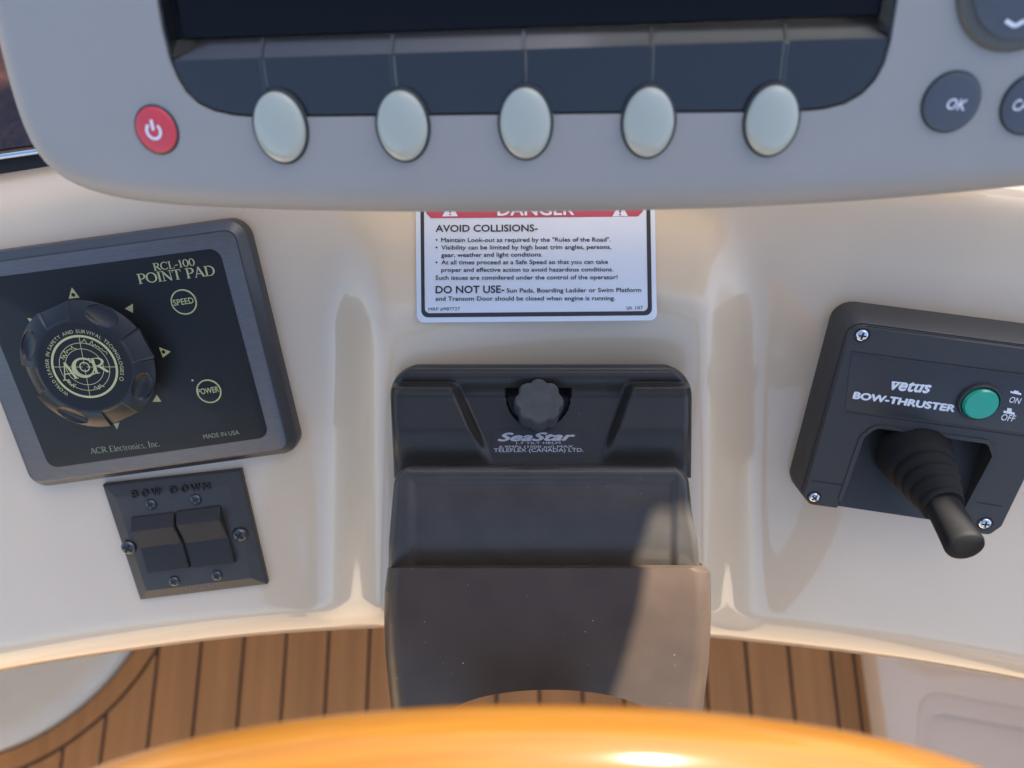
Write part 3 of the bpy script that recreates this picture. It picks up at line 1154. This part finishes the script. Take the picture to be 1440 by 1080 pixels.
x, y = fa.loc(270.5, 535, OZ)
mb = MB()
mb.dome(x, y, 0.0006, 0.0006, 0, OZ - 0.0004, 0.0002, 0.0004, 16, 3)
mb.build('indicator', M['silver_print'], root)
# the knob
KT = 0.0150
s_ = fa.scale(120, 516, TZ + KT)
kc = fa.loc(119.5, 516, TZ + KT)
rc, rw = 66.5 * s_, 94.5 * s_
KW = KT - 0.0036
kprof = [(rw * 0.80, 0.0), (rw * 0.84, 0.004), (rw * 0.94, KW - 0.003), (rw * 0.985, KW - 0.0012), (rw, KW)]
for k in range(1, 41):
    f = k / 40
    kprof.append((rw + (rc - rw) * f, KW + (KT - KW) * (1 - (1 - f) ** 1.5)))
dents = [150, 57, -30, -122]
cuts = [105, 12, -73, 187]


def knob_fn(a, r, z):
    d = math.degrees(a)
    rr, zz = r, z
    out_ = max(0.0, min(1.0, (r - rc) / (rw - rc)))
    for c in cuts:                                   # flat grips cut across the shoulder
        q = (d - c + 180) % 360 - 180
        if abs(q) < 15 and z > 0.005:
            edge = min(1.0, (15 - abs(q)) / 1.2)
            lim = (rc + (rw - rc) * 0.86) / max(0.5, math.cos(rad(q)))
            if rr > lim:
                rr = rr + (lim - rr) * edge
            zz -= edge * (0.0004 + 0.0016 * out_) * min(1.0, out_ * 8)
    for c in dents:                                  # finger hollows
        q = rad((d - c + 180) % 360 - 180)
        rm = rc + (rw - rc) * 0.52
        dist = math.hypot(q * rm / 0.0075, (r - rm) / 0.0042)
        if dist < 1 and z > KW - 0.001:
            zz -= 0.0024 * math.sqrt(1 - dist * dist)
    return rr, zz


mb = MB()
mb.lathe(kprof, Matrix.Translation((kc[0], kc[1], TZ + 0.0006)), 360, cap1=True, fn=knob_fn)
kb = mb.build('knob', M['knob'], root, angle=28)
mb = MB()
mb.lathe([(rc * 1.005, TZ + KT - 0.001), (rc * 0.99, TZ + KT + 0.0002), (rc * 0.97, TZ + KT + 0.0009)], Matrix.Translation((kc[0], kc[1], 0)), 96)
cap = mb.build('knob_cap', M['pad'], kb)
CZ = TZ + KT + 0.0011
lc = fa.loc(119, 516, CZ)
s_ = fa.scale(120, 516, CZ)
mb = MB()
def ringc(r, w, z=CZ, c=lc, n=64):
    mb.ring(ellipse(c[0], c[1], r + w / 2, r + w / 2, 0, n), ellipse(c[0], c[1], r - w / 2, r - w / 2, 0, n), z)
ringc(45 * s_, 3.2 * s_)
for r_ in (35, 26.5, 13, 6.5):
    ringc(r_ * s_, (0.8 if r_ > 20 else 1.6) * s_)
for a in (-8, 82, 172, 262):
    c_, sn_ = math.cos(rad(a)), math.sin(rad(a))
    mb.stroke([(lc[0] + 3 * s_ * c_, lc[1] + 3 * s_ * sn_), (lc[0] + 44 * s_ * c_, lc[1] + 44 * s_ * sn_)], 0.8 * s_, CZ + 0.00003)
# coast outline on the chart emblem
rr_ = random.Random(8)
for a0, a1, r_ in ((150, 95, 31), (80, 20, 38), (230, 205, 34), (300, 275, 34)):
    pts = []
    n = 16
    for k in range(n + 1):
        a = rad(a0 + (a1 - a0) * k / n)
        q = (r_ + rr_.uniform(-4, 4)) * s_
        pts.append((lc[0] + q * math.cos(a), lc[1] + q * math.sin(a)))
    mb.stroke(pts, 0.8 * s_, CZ + 0.00005)
# letters, roman
vs, fs = roman('A', 0.9)
a_, b_ = fa.loc(89, 535.5, CZ), fa.loc(111, 532, CZ)
put(mb, vs, fs, a_, b_, 26 * s_, CZ + 0.00009, 1.0)
vs, fs = roman('C', 0.9)
a_, b_ = fa.loc(106, 533, CZ), fa.loc(134, 529, CZ)
put(mb, vs, fs, a_, b_, 29 * s_, CZ + 0.00012, 1.0)
vs, fs = roman('R', 0.9)
a_, b_ = fa.loc(132, 526, CZ), fa.loc(155, 523, CZ)
put(mb, vs, fs, a_, b_, 23 * s_, CZ + 0.00009, 1.0)
# words round the rim
ring_txt = 'WORLD LEADER IN SAFETY AND SURVIVAL TECHNOLOGIES'
adv = []
for ch in ring_txt:
    if ch == ' ':
        adv.append(0.42)
    else:
        v_, _f = glyphs(ch, 0.0)
        adv.append(max(q[0] for q in v_) - min(q[0] for q in v_) + 0.13)
tot = sum(adv)
a_start, a_end = rad(226), rad(-22)
pos = 0.0
rt = 49.5 * s_
cap_h = 5.2 * s_
for ch, w in zip(ring_txt, adv):
    mid = a_start + (a_end - a_start) * (pos + w / 2) / tot
    pos += w
    if ch == ' ':
        continue
    v_, f_ = glyphs(ch, 0.0)
    tx, ty = math.sin(mid), -math.cos(mid)
    arc_w = abs(a_end - a_start) * rt / tot * (w - 0.13)
    bx_, by_ = lc[0] + rt * math.cos(mid), lc[1] + rt * math.sin(mid)
    put(mb, v_, f_, (bx_ - tx * arc_w / 2, by_ - ty * arc_w / 2), (bx_ + tx * arc_w / 2, by_ + ty * arc_w / 2), cap_h, CZ)
ce = (lc[0] + (rt + cap_h * .5) * math.cos(rad(-28)), lc[1] + (rt + cap_h * .5) * math.sin(rad(-28)))
ringc(2.6 * s_, 0.7 * s_, CZ, ce, 20)
mb.build('emblem', M['olive'], cap)

# ------------------------------------------------------------------ trim tab switch plate
fw = Frame(262, 748, 0.4165, hA, dA)
root = empty('switch_plate', fw)
tag(root, 'small black plate with two rocker switches embossed BOW DOWN, below the searchlight control', 'switch plate')
PT = 0.004
base = ccw(fw.pts([(145.5, 681), (339.5, 659.5), (377, 820), (198.5, 842)]))
mb = MB()
mb.slab(base, [(0, -0.008), (0, 0.0008), (0.0006, 0.0014), (0.0058, PT - 0.0004), (0.0068, PT)])
mb.build('plate', M['plate'], root, angle=20)
# embossed letters
mb = MB()
for ch, px_ in zip('BOWDOWN', (185.6, 200, 214, 240, 255.5, 269.5, 286)):
    yb_ = 701 - (px_ - 185) * 0.112
    w_ = 12.5 if ch == 'W' else 9.5
    text(mb, fw, ch, (px_, yb_), (px_ + w_, yb_ - w_ * .12), 10.5, PT + 0.0010, 0.0, 0.0)
    vs_start = None
g = bmesh.ops.extrude_face_region(mb.bm, geom=mb.bm.faces[:])
bmesh.ops.translate(mb.bm, verts=[v for v in g['geom'] if isinstance(v, bmesh.types.BMVert)], vec=(0, 0, -0.0016))
bmesh.ops.recalc_face_normals(mb.bm, faces=mb.bm.faces[:])
mb.build('embossed_lettering', M['rocker'], root)
# worn lower lettering
mb = MB()
for k, px_ in enumerate((262, 267.5, 272, 277.5, 283, 288, 294, 299)):
    yb_ = 831.5 - (px_ - 262) * 0.14
    mb.stroke([fw.loc(px_, yb_, PT), fw.loc(px_ - 2.2, yb_ - 8.5 + (k % 3), PT)], 0.0007, PT - 0.0006)
mb.build('worn_lettering', mat('scuffed_plastic', (0.16, 0.15, 0.15), 0.6), root)
# rockers
def rocker(tl, tr, ml, mr, bl, br):
    """profile: end wall rising to a proud edge, a slope falling to the middle, then a flat half"""
    mb = MB()
    L = []
    rowspec = [(tl, tr, 0.0), (tl, tr, 0.0022), (tl, tr, 0.0055), (ml, mr, 0.0020), (bl, br, 0.0034), (bl, br, 0.0)]
    zs = [PT - 0.001, PT + 0.0012, PT + 0.0052, PT + 0.0016, PT + 0.0022, PT - 0.001]
    yo = [0.0004, 0.0, -0.0052, 0, 0, -0.0003]
    pa, pb = fw.pts([tl, tr], PT), fw.pts([tl, tr], PT)
    ml_, mr_ = fw.pts([ml, mr], PT + 0.0016)
    bl_, br_ = fw.pts([bl, br], PT + 0.0022)
    tl_, tr_ = fw.pts([tl, tr], PT)
    x0 = (tl_[0] + bl_[0]) / 2; x1 = (tr_[0] + br_[0]) / 2
    yt_, ym_, yb_ = (tl_[1] + tr_[1]) / 2, (ml_[1] + mr_[1]) / 2, (bl_[1] + br_[1]) / 2
    P_ = [(yt_ + .0003, PT - 0.001), (yt_, PT + 0.0008), (yt_ - 0.0050, PT + 0.0050), (yt_ - 0.0060, PT + 0.0052), (ym_ + 0.0006, PT + 0.0020), (ym_, PT + 0.0017), (ym_ - 0.0005, PT + 0.0019), (yb_ + 0.0006, PT + 0.0030), (yb_, PT + 0.0024), (yb_ - 0.0003, PT - 0.001)]
    e = 0.0005
    for yy, zz in P_:
        L.append([mb.bm.verts.new((xx, yy, z2)) for xx, z2 in ((x0, PT - 0.001), (x0, zz - e if zz > PT else zz), (x0 + e, zz), (x1 - e, zz), (x1, zz - e if zz > PT else zz), (x1, PT - 0.001))])
    for A, B in zip(L, L[1:]):
        for i in range(5):
            mb.face((A[i], B[i], B[i + 1], A[i + 1]))
    bmesh.ops.recalc_face_normals(mb.bm, faces=mb.bm.faces[:])
    return mb.build('rocker_switch', M['rocker'], root, angle=25)


rocker((187, 727), (247, 720), (198, 771), (258, 764), (206, 806), (264.5, 799))
rocker((250, 718), (311, 711), (262, 764), (321, 757), (269.5, 799), (330, 792))
for px_, py_ in ((212.5, 709), (275.5, 702), (245, 817), (305, 809)):
    x, y = fw.loc(px_, py_, PT)
    cross_screw(root, 'small_screw', x, y, PT, 0.0030, M['dscrew'], 0.0014, spin=0.5)
for px_, py_ in ((181.5, 769.5), (337.5, 751.5)):
    x, y = fw.loc(px_, py_, PT)
    cross_screw(root, 'mounting_screw', x, y, PT - 0.0006, 0.0042, M['dscrew'], 0.0026, spin=0.9)

# ------------------------------------------------------------------ steering helm (centre)
ZH = 0.350
fh = Frame(757, 580, ZH, (1, 0, 0), (0, 1, 0))
root = empty('steering_helm', fh)
tag(root, 'black plastic tilt steering helm in the centre of the dashboard with a ribbed filler cap', 'steering helm')


def hfield(name, mt, left, right, ytop, ybot, hf, nx=130, ny=90, skirt=0.05, rad_px=12.0, rad_m=0.004, corner=0.0, bottom_round=False, top_round=True, angle=50, skirts=(1, 1, 1, 1)):
    """moulded shell: heights (metres towards the viewer) over a region of the plane ZH; edges rounded"""
    s = np.linspace(0, 1, nx)
    # crowd columns near the sides
    s = 0.5 - 0.5 * np.cos(np.pi * s) * (1 - 0.25) - 0.25 * (1 - 2 * s) * 0.5
    s = (s - s[0]) / (s[-1] - s[0])
    v = np.linspace(0, 1, ny)
    v = v ** 1.25
    rows = []
    for vi in v:
        row = []
        for si in s:
            yt_ = ytop
            xm = left(ytop) + (right(ytop) - left(ytop)) * si
            yb_ = ybot(xm) if callable(ybot) else ybot
            y = yt_ + (yb_ - yt_) * vi
            l_, r_ = left(y), right(y)
            if corner > 0 and y - ytop < corner:
                k = corner - math.sqrt(max(0, corner ** 2 - (corner - (y - ytop)) ** 2))
                l_ += k; r_ -= k
            x = l_ + (r_ - l_) * si
            d = min(x - l_, r_ - x, y - ytop if top_round else 1e9)
            if bottom_round:
                d = min(d, yb_ - y)
            h = hf(x, y)
            if d < rad_px:
                q = 1 - d / rad_px
                h -= rad_m * (1 - math.sqrt(max(0, 1 - q * q)))
            row.append((x, y, h))
        rows.append(row)
    pts = [[fh.I @ P(x, y, ZH - h) for x, y, h in row] for row in rows]
    mb = MB()
    vs = mb.grid(pts)
    def sk(loop, depth):
        low_ = [mb.bm.verts.new((v_.co.x, v_.co.y, v_.co.z - depth)) for v_ in loop]
        for i in range(len(loop) - 1):
            mb.face((loop[i], loop[i + 1], low_[i + 1], low_[i]))
    if skirts[0]: sk(vs[0], skirt * skirts[0])
    if skirts[1]: sk([r_[-1] for r_ in vs], skirt * skirts[1])
    if skirts[2]: sk(list(reversed(vs[-1])), skirt * skirts[2])
    if skirts[3]: sk(list(reversed([r_[0] for r_ in vs])), skirt * skirts[3])
    bmesh.ops.recalc_face_normals(mb.bm, faces=mb.bm.faces[:])
    # normals to the viewer
    mb.bm.normal_update()
    mid = vs[len(vs) // 2][len(vs[0]) // 3]
    if mid.normal.z < 0:
        bmesh.ops.reverse_faces(mb.bm, faces=mb.bm.faces[:])
    return mb.build(name, mt, root, angle=angle)


def ss(a, b, x):
    t = min(1, max(0, (x - a) / (b - a)))
    return t * t * (3 - 2 * t)


def housing_h(x, y):
    # rear ridge, side shoulders, sloping centre with a shallow hollow for the filler cap
    h = -0.001 - 0.006 * ss(528, 560, y)
    xl = 640 + (y - 545) * 0.45
    xr = 885 - (y - 545) * 0.35
    sh = max(1 - ss(xl - 9, xl + 9, x), ss(xr - 9, xr + 9, x))
    h += 0.0080 * sh * ss(537, 547, y) * (1 - ss(600, 660, y))
    # D-shaped well
    inside = 0.0
    if 546 <= y:
        e = ((x - 757) / 45.5) ** 2 + (max(0, y - 556) / 46) ** 2
        inside = (1 - ss(0.93, 1.0, e)) * ss(545.5, 548, y)
        if y < 556:
            inside = (1 - ss(43, 45.5, abs(x - 757))) * ss(545, 547.5, y)
    h -= 0.013 * inside
    return h


housing = hfield('housing', M['helm'], lambda y: np.interp(y, [512, 560, 668], [549, 549, 554]), lambda y: np.interp(y, [512, 560, 668], [972, 973, 972]),
                 512, 672, housing_h, 300, 190, 0.055, 13, 0.006, 44)


def barrel_h(x, y):
    h = 0.0015
    h -= 0.0095 * max(0, (y - 690) / 110) ** 2
    # raised border round a sunken field
    dl = min(x - 572, 955 - x, y - 668)
    h -= 0.0020 * ss(0, 14, dl)
    return h


hfield('barrel', M['barrel'], lambda y: np.interp(y, [655, 700, 760, 815], [556, 552, 547, 546]), lambda y: np.interp(y, [655, 720, 760, 815], [967, 973, 981, 986]),
       655, 816, barrel_h, 150, 90, 0.05, 10, 0.004, 26)


def arch(x):
    q = (x - 772) / 152.0
    return 1016 - (46 * math.sqrt(1 - q * q) if abs(q) < 1 else 0)


def cover_h(x, y):
    return -0.0008 - 0.018 * max(0, (y - 800) / 200) ** 1.7 + 0.0012 * (1 - ((x - 770) / 230) ** 2)


hfield('tilt_cover', M['cover'], lambda y: np.interp(y, [799, 830, 870, 920, 1016], [545, 541, 540, 542, 552]), lambda y: np.interp(y, [799, 804, 830, 870, 930, 1016], [992, 999, 1000, 1000, 997, 986]),
       799, arch, cover_h, 150, 90, 0.05, 24, 0.013, 0, top_round=False, skirts=(0.12, 1, 0.06, 1))
mb = MB()
for a0, a1 in ((710, 836),):
    q = [fh.I @ P(x_, y_, ZH + 0.0080) for x_, y_ in ((a0, 798), (a0 + 6, 792.5), (a1 - 10, 792.5), (a1, 798), (a1 - 4, 802), (a0 + 4, 802))]
    mb.face([mb.bm.verts.new((v_.x, v_.y, v_.z + 0.0006)) for v_ in reversed(q)])
mb.build('tilt_slot', M['slot'], root)
# filler cap: lobed knob leaning to the bow
mtx = Matrix.Translation((fh.I @ P(757, 575, ZH + 0.004))) @ Matrix.Rotation(rad(-24), 4, 'X')
capr = 33.5 * ZH / F
def lobes(a, r, z):
    return (r * (1 + 0.035 * math.cos(8 * a) - 0.05 * max(0, math.cos(8 * a + math.pi)) ** 2), z)
mb = MB()
mb.lathe([(capr * 0.97, -0.001), (capr, 0.003), (capr, 0.0085), (capr * 0.96, 0.0096), (capr * 0.90, 0.0100), (capr * 0.5, 0.0100)], mtx, 96, fn=lobes)
mb.build('filler_cap', M['cap'], root, angle=30)
# label on the housing
LZ = housing_h(757, 625) + 0.0006
fl2 = Frame(757, 622, ZH - LZ, (1, 0, 0), (0, 1, 0.0))
mb = MB()
mb.prism([(p[0], p[1]) for p in fl2.pts([(694, 605), (817, 605), (823, 639), (691, 640)])], -0.0002, 0.0, 0)
lab = mb.build('label', M['tag'], root, mtx=fh.I @ fl2.M)
mb = MB()
text(mb, fl2, 'SeaStar', (701, 620), (808, 619), 11.5, 0.0001, 0.04, 0.4, 1.0)
text(mb, fl2, '1.7 TILT HELM', (726, 624.6), (788, 624.2), 3.2, 0.0001, 0.01)
text(mb, fl2, '6.9MPa (1000 psi) MAX.', (702, 629.9), (808, 629.4), 3.4, 0.0001, 0.01)
text(mb, fl2, 'TELEFLEX (CANADA) LTD.', (694.5, 635.6), (820.5, 635.2), 5.2, 0.0001, 0.012)
mb.build('lettering', M['silver_print'], lab)
# ------------------------------------------------------------------ bow thruster control (right)
dV, hV = (-0.065, 0.884, 0.462), (1, 0.132, -0.11)
fv = Frame(1305, 575, 0.3830, hV, dV)
root = empty('bow_thruster_control', fv)
tag(root, 'black bow thruster control with rubber joystick and green push button', 'thruster control')
VZ = 0.0185
tl, tr = (1201, 459.5), (1560, 507)
fc = fv.pts([tl, tr, (1452, 632), (1408, 738), (1392, 752), (1352, 741), (1358, 718), (1398.5, 640), (1392, 622), (1231, 597.5), (1211, 614), (1181, 704), (1176, 714.5), (1130, 709), (1136, 695)], VZ)
# outer body: base outline wider than the face
body = fv.pts([(1197, 457), (1565, 506), (1462, 632), (1409, 741), (1390, 753), (1350, 741.5), (1176, 715.5), (1139, 710), (1129, 697)], VZ)
rr8 = [0.006, 0.006, 0.02, 0.002, 0.003, 0.001, 0.001, 0.003, 0.004]
bo = ccw(rounded(body, rr8, 5))
open_px = [(1181, 704), (1212, 614), (1231, 598.5), (1392, 621.5), (1399, 641), (1357.5, 719)]
# main shell with a notch for the joystick well, made as an outline with the opening cut in from the lower side
shell_px = [(1197, 457), (1565, 506), (1462, 632), (1409, 741), (1392, 753), (1352, 747.5)] + [(1357.5, 719), (1399, 641), (1392, 621.5), (1231, 598.5), (1212, 614), (1181, 704)] + [(1178, 715.5), (1139, 710), (1129, 697)]
shell_r = [0.006, 0.006, 0.02, 0.002, 0.003, 0.001, 0.0, 0.003, 0.004, 0.006, 0.004, 0.0, 0.001, 0.003, 0.004]
so = ccw(rounded(fv.pts(shell_px, VZ), shell_r, 5))
mb = MB()
rings = mb.slab(so, [(0, 0.0), (0, VZ - 0.0006), (0.0006, VZ)])
mb.build('shell', M['thruster'], root, angle=25)
# sloping skirt round the shell
mb = MB()
skt = ccw(rounded(body, [0.006, 0.006, 0.02, 0.002, 0.003, 0.001, 0.001, 0.003, 0.004], 5))
vtop = [(x, y) for x, y in skt]
N = len(vtop)
ctr = (sum(p[0] for p in vtop) / N, sum(p[1] for p in vtop) / N)
lowo = offset(vtop, -0.0035)
a_ = [mb.bm.verts.new((x, y, VZ - 0.0035)) for x, y in offset(vtop, -0.0004)]
a1_ = [mb.bm.verts.new((x, y, VZ - 0.0050)) for x, y in offset(vtop, -0.0012)]
b_ = [mb.bm.verts.new((x, y, 0.002)) for x, y in lowo]
c_ = [mb.bm.verts.new((x, y, -0.006)) for x, y in lowo]
d_ = [mb.bm.verts.new((x, y, VZ - 0.0035)) for x, y in offset(vtop, 0.0006)]
for A, B in ((c_, b_), (b_, a1_), (a1_, a_), (a_, d_)):
    for i in range(N):
        mb.face((A[i], A[(i + 1) % N], B[(i + 1) % N], B[i]))
mb.face(list(reversed(c_)))
mb.build('base', M['thruster'], root, angle=25)
# well behind the joystick: floor sloping out towards the lower edge
mb = MB()
wz = [VZ - 0.0008, 0.005, 0.003, 0.003, 0.005, VZ - 0.0008]
wp = [fv.loc(a, b, z) for (a, b), z in zip([(1179, 711), (1207, 612), (1228, 595), (1396, 618), (1404, 640), (1358.5, 735)], wz)]
fv_ = [mb.bm.verts.new((x, y, z)) for (x, y), z in zip(wp, wz)]
mb.face(list(reversed(fv_)))
bmesh.ops.recalc_face_normals(mb.bm, faces=mb.bm.faces[:])
for f in mb.bm.faces:
    if f.normal.z < 0: f.normal_flip()
low2 = [mb.bm.verts.new((x, y, -0.003)) for (x, y) in wp]
mb.face((fv_[0], fv_[5], low2[5], low2[0]))
mb.build('joystick_well', M['thruster'], root)
# raised lip round the opening
mb = MB()
lip_pts = rounded(fv.pts(open_px, VZ), [0, 0.004, 0.006, 0.004, 0.003, 0], 5)
n_open = len(lip_pts)
for (x0, y0), (x1, y1) in zip(lip_pts, lip_pts[1:]):
    d = Vector((x1 - x0, y1 - y0))
    if d.length < 1e-7: continue
    d.normalize()
    nn = Vector((-d.y, d.x)) * 0.0011
    q = [(x0 - nn.x, y0 - nn.y, VZ - .001), (x0 - nn.x, y0 - nn.y, VZ + 0.0003), (x0 + nn.x, y0 + nn.y, VZ + 0.0005), (x0 + nn.x, y0 + nn.y, VZ - .001)]
    q2 = [(a + x1 - x0, b + y1 - y0, c) for a, b, c in q]
    A = [mb.bm.verts.new(v_) for v_ in q]; B = [mb.bm.verts.new(v_) for v_ in q2]
    for i in range(4):
        mb.face((A[i], A[(i + 1) % 4], B[(i + 1) % 4], B[i]))
bmesh.ops.recalc_face_normals(mb.bm, faces=mb.bm.faces[:])
mb.build('opening_lip', M['thruster'], root)
# label panel and grooves
mb = MB()
mb.slab(ccw(rounded(fv.pts([(1197, 498), (1520, 541), (1494, 616), (1188, 575)], VZ), 0.0006, 3)), [(0, VZ - 0.0005), (0, VZ + 0.0002), (0.0002, VZ + 0.0003)])
lb = mb.build('label_panel', M['thruster_label'], root)
mb = MB()
for a, b in (((1218, 458.5), (1480, 492)), ((1196, 494), (1520, 536.5)), ((1188, 579), (1490, 620)), ((1141, 676), (1184, 682)), ((1372, 706), (1409, 712))):
    mb.stroke([fv.loc(*a, VZ), fv.loc(*b, VZ)], 0.0004, VZ + 0.00015)
mb.build('panel_groove', M['slot'], root)
mb = MB()
LZ = VZ + 0.0005
text(mb, fv, 'vetus', (1252, 547.5), (1306.5, 552.5), 17, LZ, 0.035, 0.2, 1.02)
mb.stroke([fv.loc(1254, 536.8, LZ), fv.loc(1275, 539, LZ)], 0.0007, LZ + 0.0001)
mb.stroke([fv.loc(1279, 540.5, LZ), fv.loc(1308, 542.5, LZ)], 0.0007, LZ + 0.0001)
mb.build('logo', M['white_print'], lb)
mb = MB()
text(mb, fv, 'BOW-THRUSTER', (1199.5, 560), (1341, 579), 9.8, LZ, 0.055)
mb.build('lettering', M['white_print'], lb)
mb = MB()
text(mb, fv, 'ON', (1418, 565.5), (1433, 568), 9, LZ, 0.008)
mb.poly(fv.pts([(1421, 552.5), (1436, 555.8), (1436, 552.8), (1432.5, 552), (1432.5, 550), (1426, 548.8), (1425.5, 551), (1421, 549.6)], LZ), LZ)
mb.build('on_mark', M['white_print'], lb)
mb = MB()
text(mb, fv, 'OFF', (1406.5, 590.5), (1425.5, 593), 9.5, LZ, 0.008)
mb.poly(fv.pts([(1411, 580.5), (1427, 583.7), (1427, 580.2), (1422.5, 579.2), (1423, 574.5), (1416.5, 573.5), (1416, 578), (1411.3, 577.2)], LZ), LZ)
mb.build('off_mark', M['white_print'], lb)
# green button
x, y = fv.loc(1379.5, 568.5, VZ + 0.003)
s_ = fv.scale(1380, 568, VZ)
mb = MB()
mb.lathe([(31 * s_, VZ - 0.0005), (31 * s_, VZ + 0.0015), (29.5 * s_, VZ + 0.0022), (27.5 * s_, VZ + 0.0022), (26.5 * s_, VZ + 0.0005)], Matrix.Translation((x, y, 0)), 56, cap1=True)
bz_ = mb.build('button_collar', M['thruster'], root)
mb = MB()
xg, yg = fv.loc(1380.5, 570.5, VZ + 0.0035)
mb.lathe([(26 * s_, VZ + 0.0006), (25.5 * s_, VZ + 0.0022), (23.5 * s_, VZ + 0.0030), (22.8 * s_, VZ + 0.0034), (12 * s_, VZ + 0.0034)], Matrix.Translation((xg, yg, 0)), 56, cap1=True)
mb.build('green_button', M['green'], root, angle=20)
# screws
for px_, py_, r_ in ((1212, 471.5, 10), (1145, 699, 8.5), (1385, 736, 10)):
    x, y = fv.loc(px_, py_, VZ)
    s_ = fv.scale(px_, py_, VZ)
    mb = MB()
    mb.ring(ellipse(x, y, (r_ + 1.8) * s_, (r_ + 1.8) * s_), ellipse(x, y, r_ * s_ * .95, r_ * s_ * .95), VZ + 0.00012)
    sc_o = cross_screw(root, 'bright_screw', x, y, VZ, r_ * s_ * 0.92, M['chrome'], 0.0011, spin=0.4 + px_ * .01)
    mb.build('screw_well', M['slot'], sc_o)
# joystick
pb = fv.I @ P(1283, 634, 0.381)
pe = fv.I @ P(1357, 768, 0.331)
ax = (pe - pb)
Lj = ax.length
q = ax.to_track_quat('Z', 'Y').to_matrix().to_4x4()
mtx = Matrix.Translation(pb) @ q
mmpx = 0.357 / F
prof = []
rb0, rb1 = 54 * mmpx, 28 * mmpx
for k in range(49):
    f = k / 48
    z = Lj * 0.62 * f
    r = rb0 + (rb1 - rb0) * (f ** 1.1)
    if 0.30 < f < 0.97:
        ph = ((f - 0.30) / 0.67 * 4.0) % 1.0
        r -= 0.0013 * (0.5 - 0.5 * math.cos(2 * math.pi * ph)) ** 2
    prof.append((r, z))
mb = MB()
mb.lathe(prof, mtx, 56, cap1=True)
mb.build('rubber_boot', M['rubber'], root, angle=60)
mb = MB()
r1 = 23.5 * mmpx
pr = [(r1 * 0.95, Lj * 0.58), (r1 * 0.96, Lj * 0.64), (r1 * 0.97, Lj * 0.72), (r1 * 1.0, Lj * 0.85), (r1 * 1.04, Lj * 0.96), (r1 * 1.05, Lj * 0.985), (r1 * 1.0, Lj * 1.005), (r1 * 0.92, Lj * 1.013), (r1 * .5, Lj * 1.018)]
mb.lathe(pr, mtx, 48)
mb.build('joystick_grip', M['rubber'], root, angle=50)

# ------------------------------------------------------------------ steering wheel
WZ = 0.172
top = P(772, 1084, WZ)
e2 = cv(0, math.sin(rad(46.0)), math.cos(rad(46.0))).normalized()
ex_ = cv(1, 0.012, 0).normalized()
en = ex_.cross(-e2).normalized()
RW, rw_ = 0.188, 0.0148
cen = top + e2 * RW
WM = Matrix((ex_, -e2, en)).transposed().to_4x4()
WM.translation = cen
root = empty('steering_wheel', WM)
tag(root, 'varnished orange wood steering wheel rim crossing the bottom of the photo', 'steering wheel')
bm = bmesh.new()
uvl = bm.loops.layers.uv.new('grain')
NU, NV = 240, 32
grid = [[bm.verts.new(((RW + rw_ * math.cos(2 * math.pi * j / NV)) * math.cos(2 * math.pi * i / NU),
                       (RW + rw_ * math.cos(2 * math.pi * j / NV)) * math.sin(2 * math.pi * i / NU),
                       rw_ * 0.92 * math.sin(2 * math.pi * j / NV))) for j in range(NV)] for i in range(NU)]
for i in range(NU):
    for j in range(NV):
        f = bm.faces.new((grid[i][j], grid[(i + 1) % NU][j], grid[(i + 1) % NU][(j + 1) % NV], grid[i][(j + 1) % NV]))
        f.smooth = True
        for lp, (u_, v_) in zip(f.loops, ((i, j), (i + 1, j), (i + 1, j + 1), (i, j + 1))):
            lp[uvl].uv = (u_ / NU * 2, v_ / NV)
me = bpy.data.meshes.new('rim')
bm.to_mesh(me)
bm.free()
me.materials.append(M['rim'])
o = bpy.data.objects.new('rim', me)
COL.objects.link(o)
o.parent = root
mb = MB()
mb.lathe([(0.030, -0.05), (0.034, -0.02), (0.034, 0.004), (0.028, 0.010), (0.010, 0.012)], None, 48, cap0=True)
mb.lathe([(0.010, -0.09), (0.010, -0.05)], None, 24, cap0=True, cap1=False)
mb.build('hub', M['black'], root)
for a in (-90, 30, 150):
    mb = MB()
    w = 0.012
    L = [[mb.bm.verts.new((r_, y_, z_ + zz)) for y_, z_ in ((-w * k, -.002), (w * k, -.002), (w * k, .002), (-w * k, .002))] for r_, k, zz in ((0.030, 1.2, -0.012), (0.09, .9, -0.008), (RW - 0.012, 1.0, 0.0))]
    for A, B in zip(L, L[1:]):
        for i in range(4):
            mb.face((A[i], A[(i + 1) % 4], B[(i + 1) % 4], B[i]))
    bmesh.ops.recalc_face_normals(mb.bm, faces=mb.bm.faces[:])
    mb.build('spoke', M['trimchrome'], root, mtx=Matrix.Rotation(rad(a), 4, 'Z'))

# ------------------------------------------------------------------ canopy added out of view, notched to shape sun and shade
HC = CAM.z + 0.48
def up_to(p, z):
    return p + SUN * ((z - p.z) / SUN.z)
def at_cam(x, y, z):
    return CAM + cv(x, y, z)
y_front = up_to(at_cam(0, -0.20, 0.30), HC).y
y_notch = up_to(P(930, 698, 0.346), HC).y
y_aft = up_to(at_cam(0, 0.05, 0.20), HC).y
x_l = up_to(P(912, 830, 0.347), HC).x
x_r = up_to(P(1100, 830, 0.43), HC).x
mb = MB()
cp = [(0.02, y_front), (0.02, 0.44), (-0.95, 0.44), (-0.95, y_aft), (x_l, y_aft), (x_l, y_notch), (x_r, y_notch), (x_r, y_aft), (1.2, y_aft), (1.2, y_front)]  # aft notch cut to place the sun patch on the steering helm
mb.slab(cp, [(0, HC + 0.004), (0, HC + 0.0)])
o = mb.build('added_shade_canopy', M['canvas'])
tag(o, 'blue canvas canopy added out of view, notched to shape the sunlight on the helm', 'canopy')
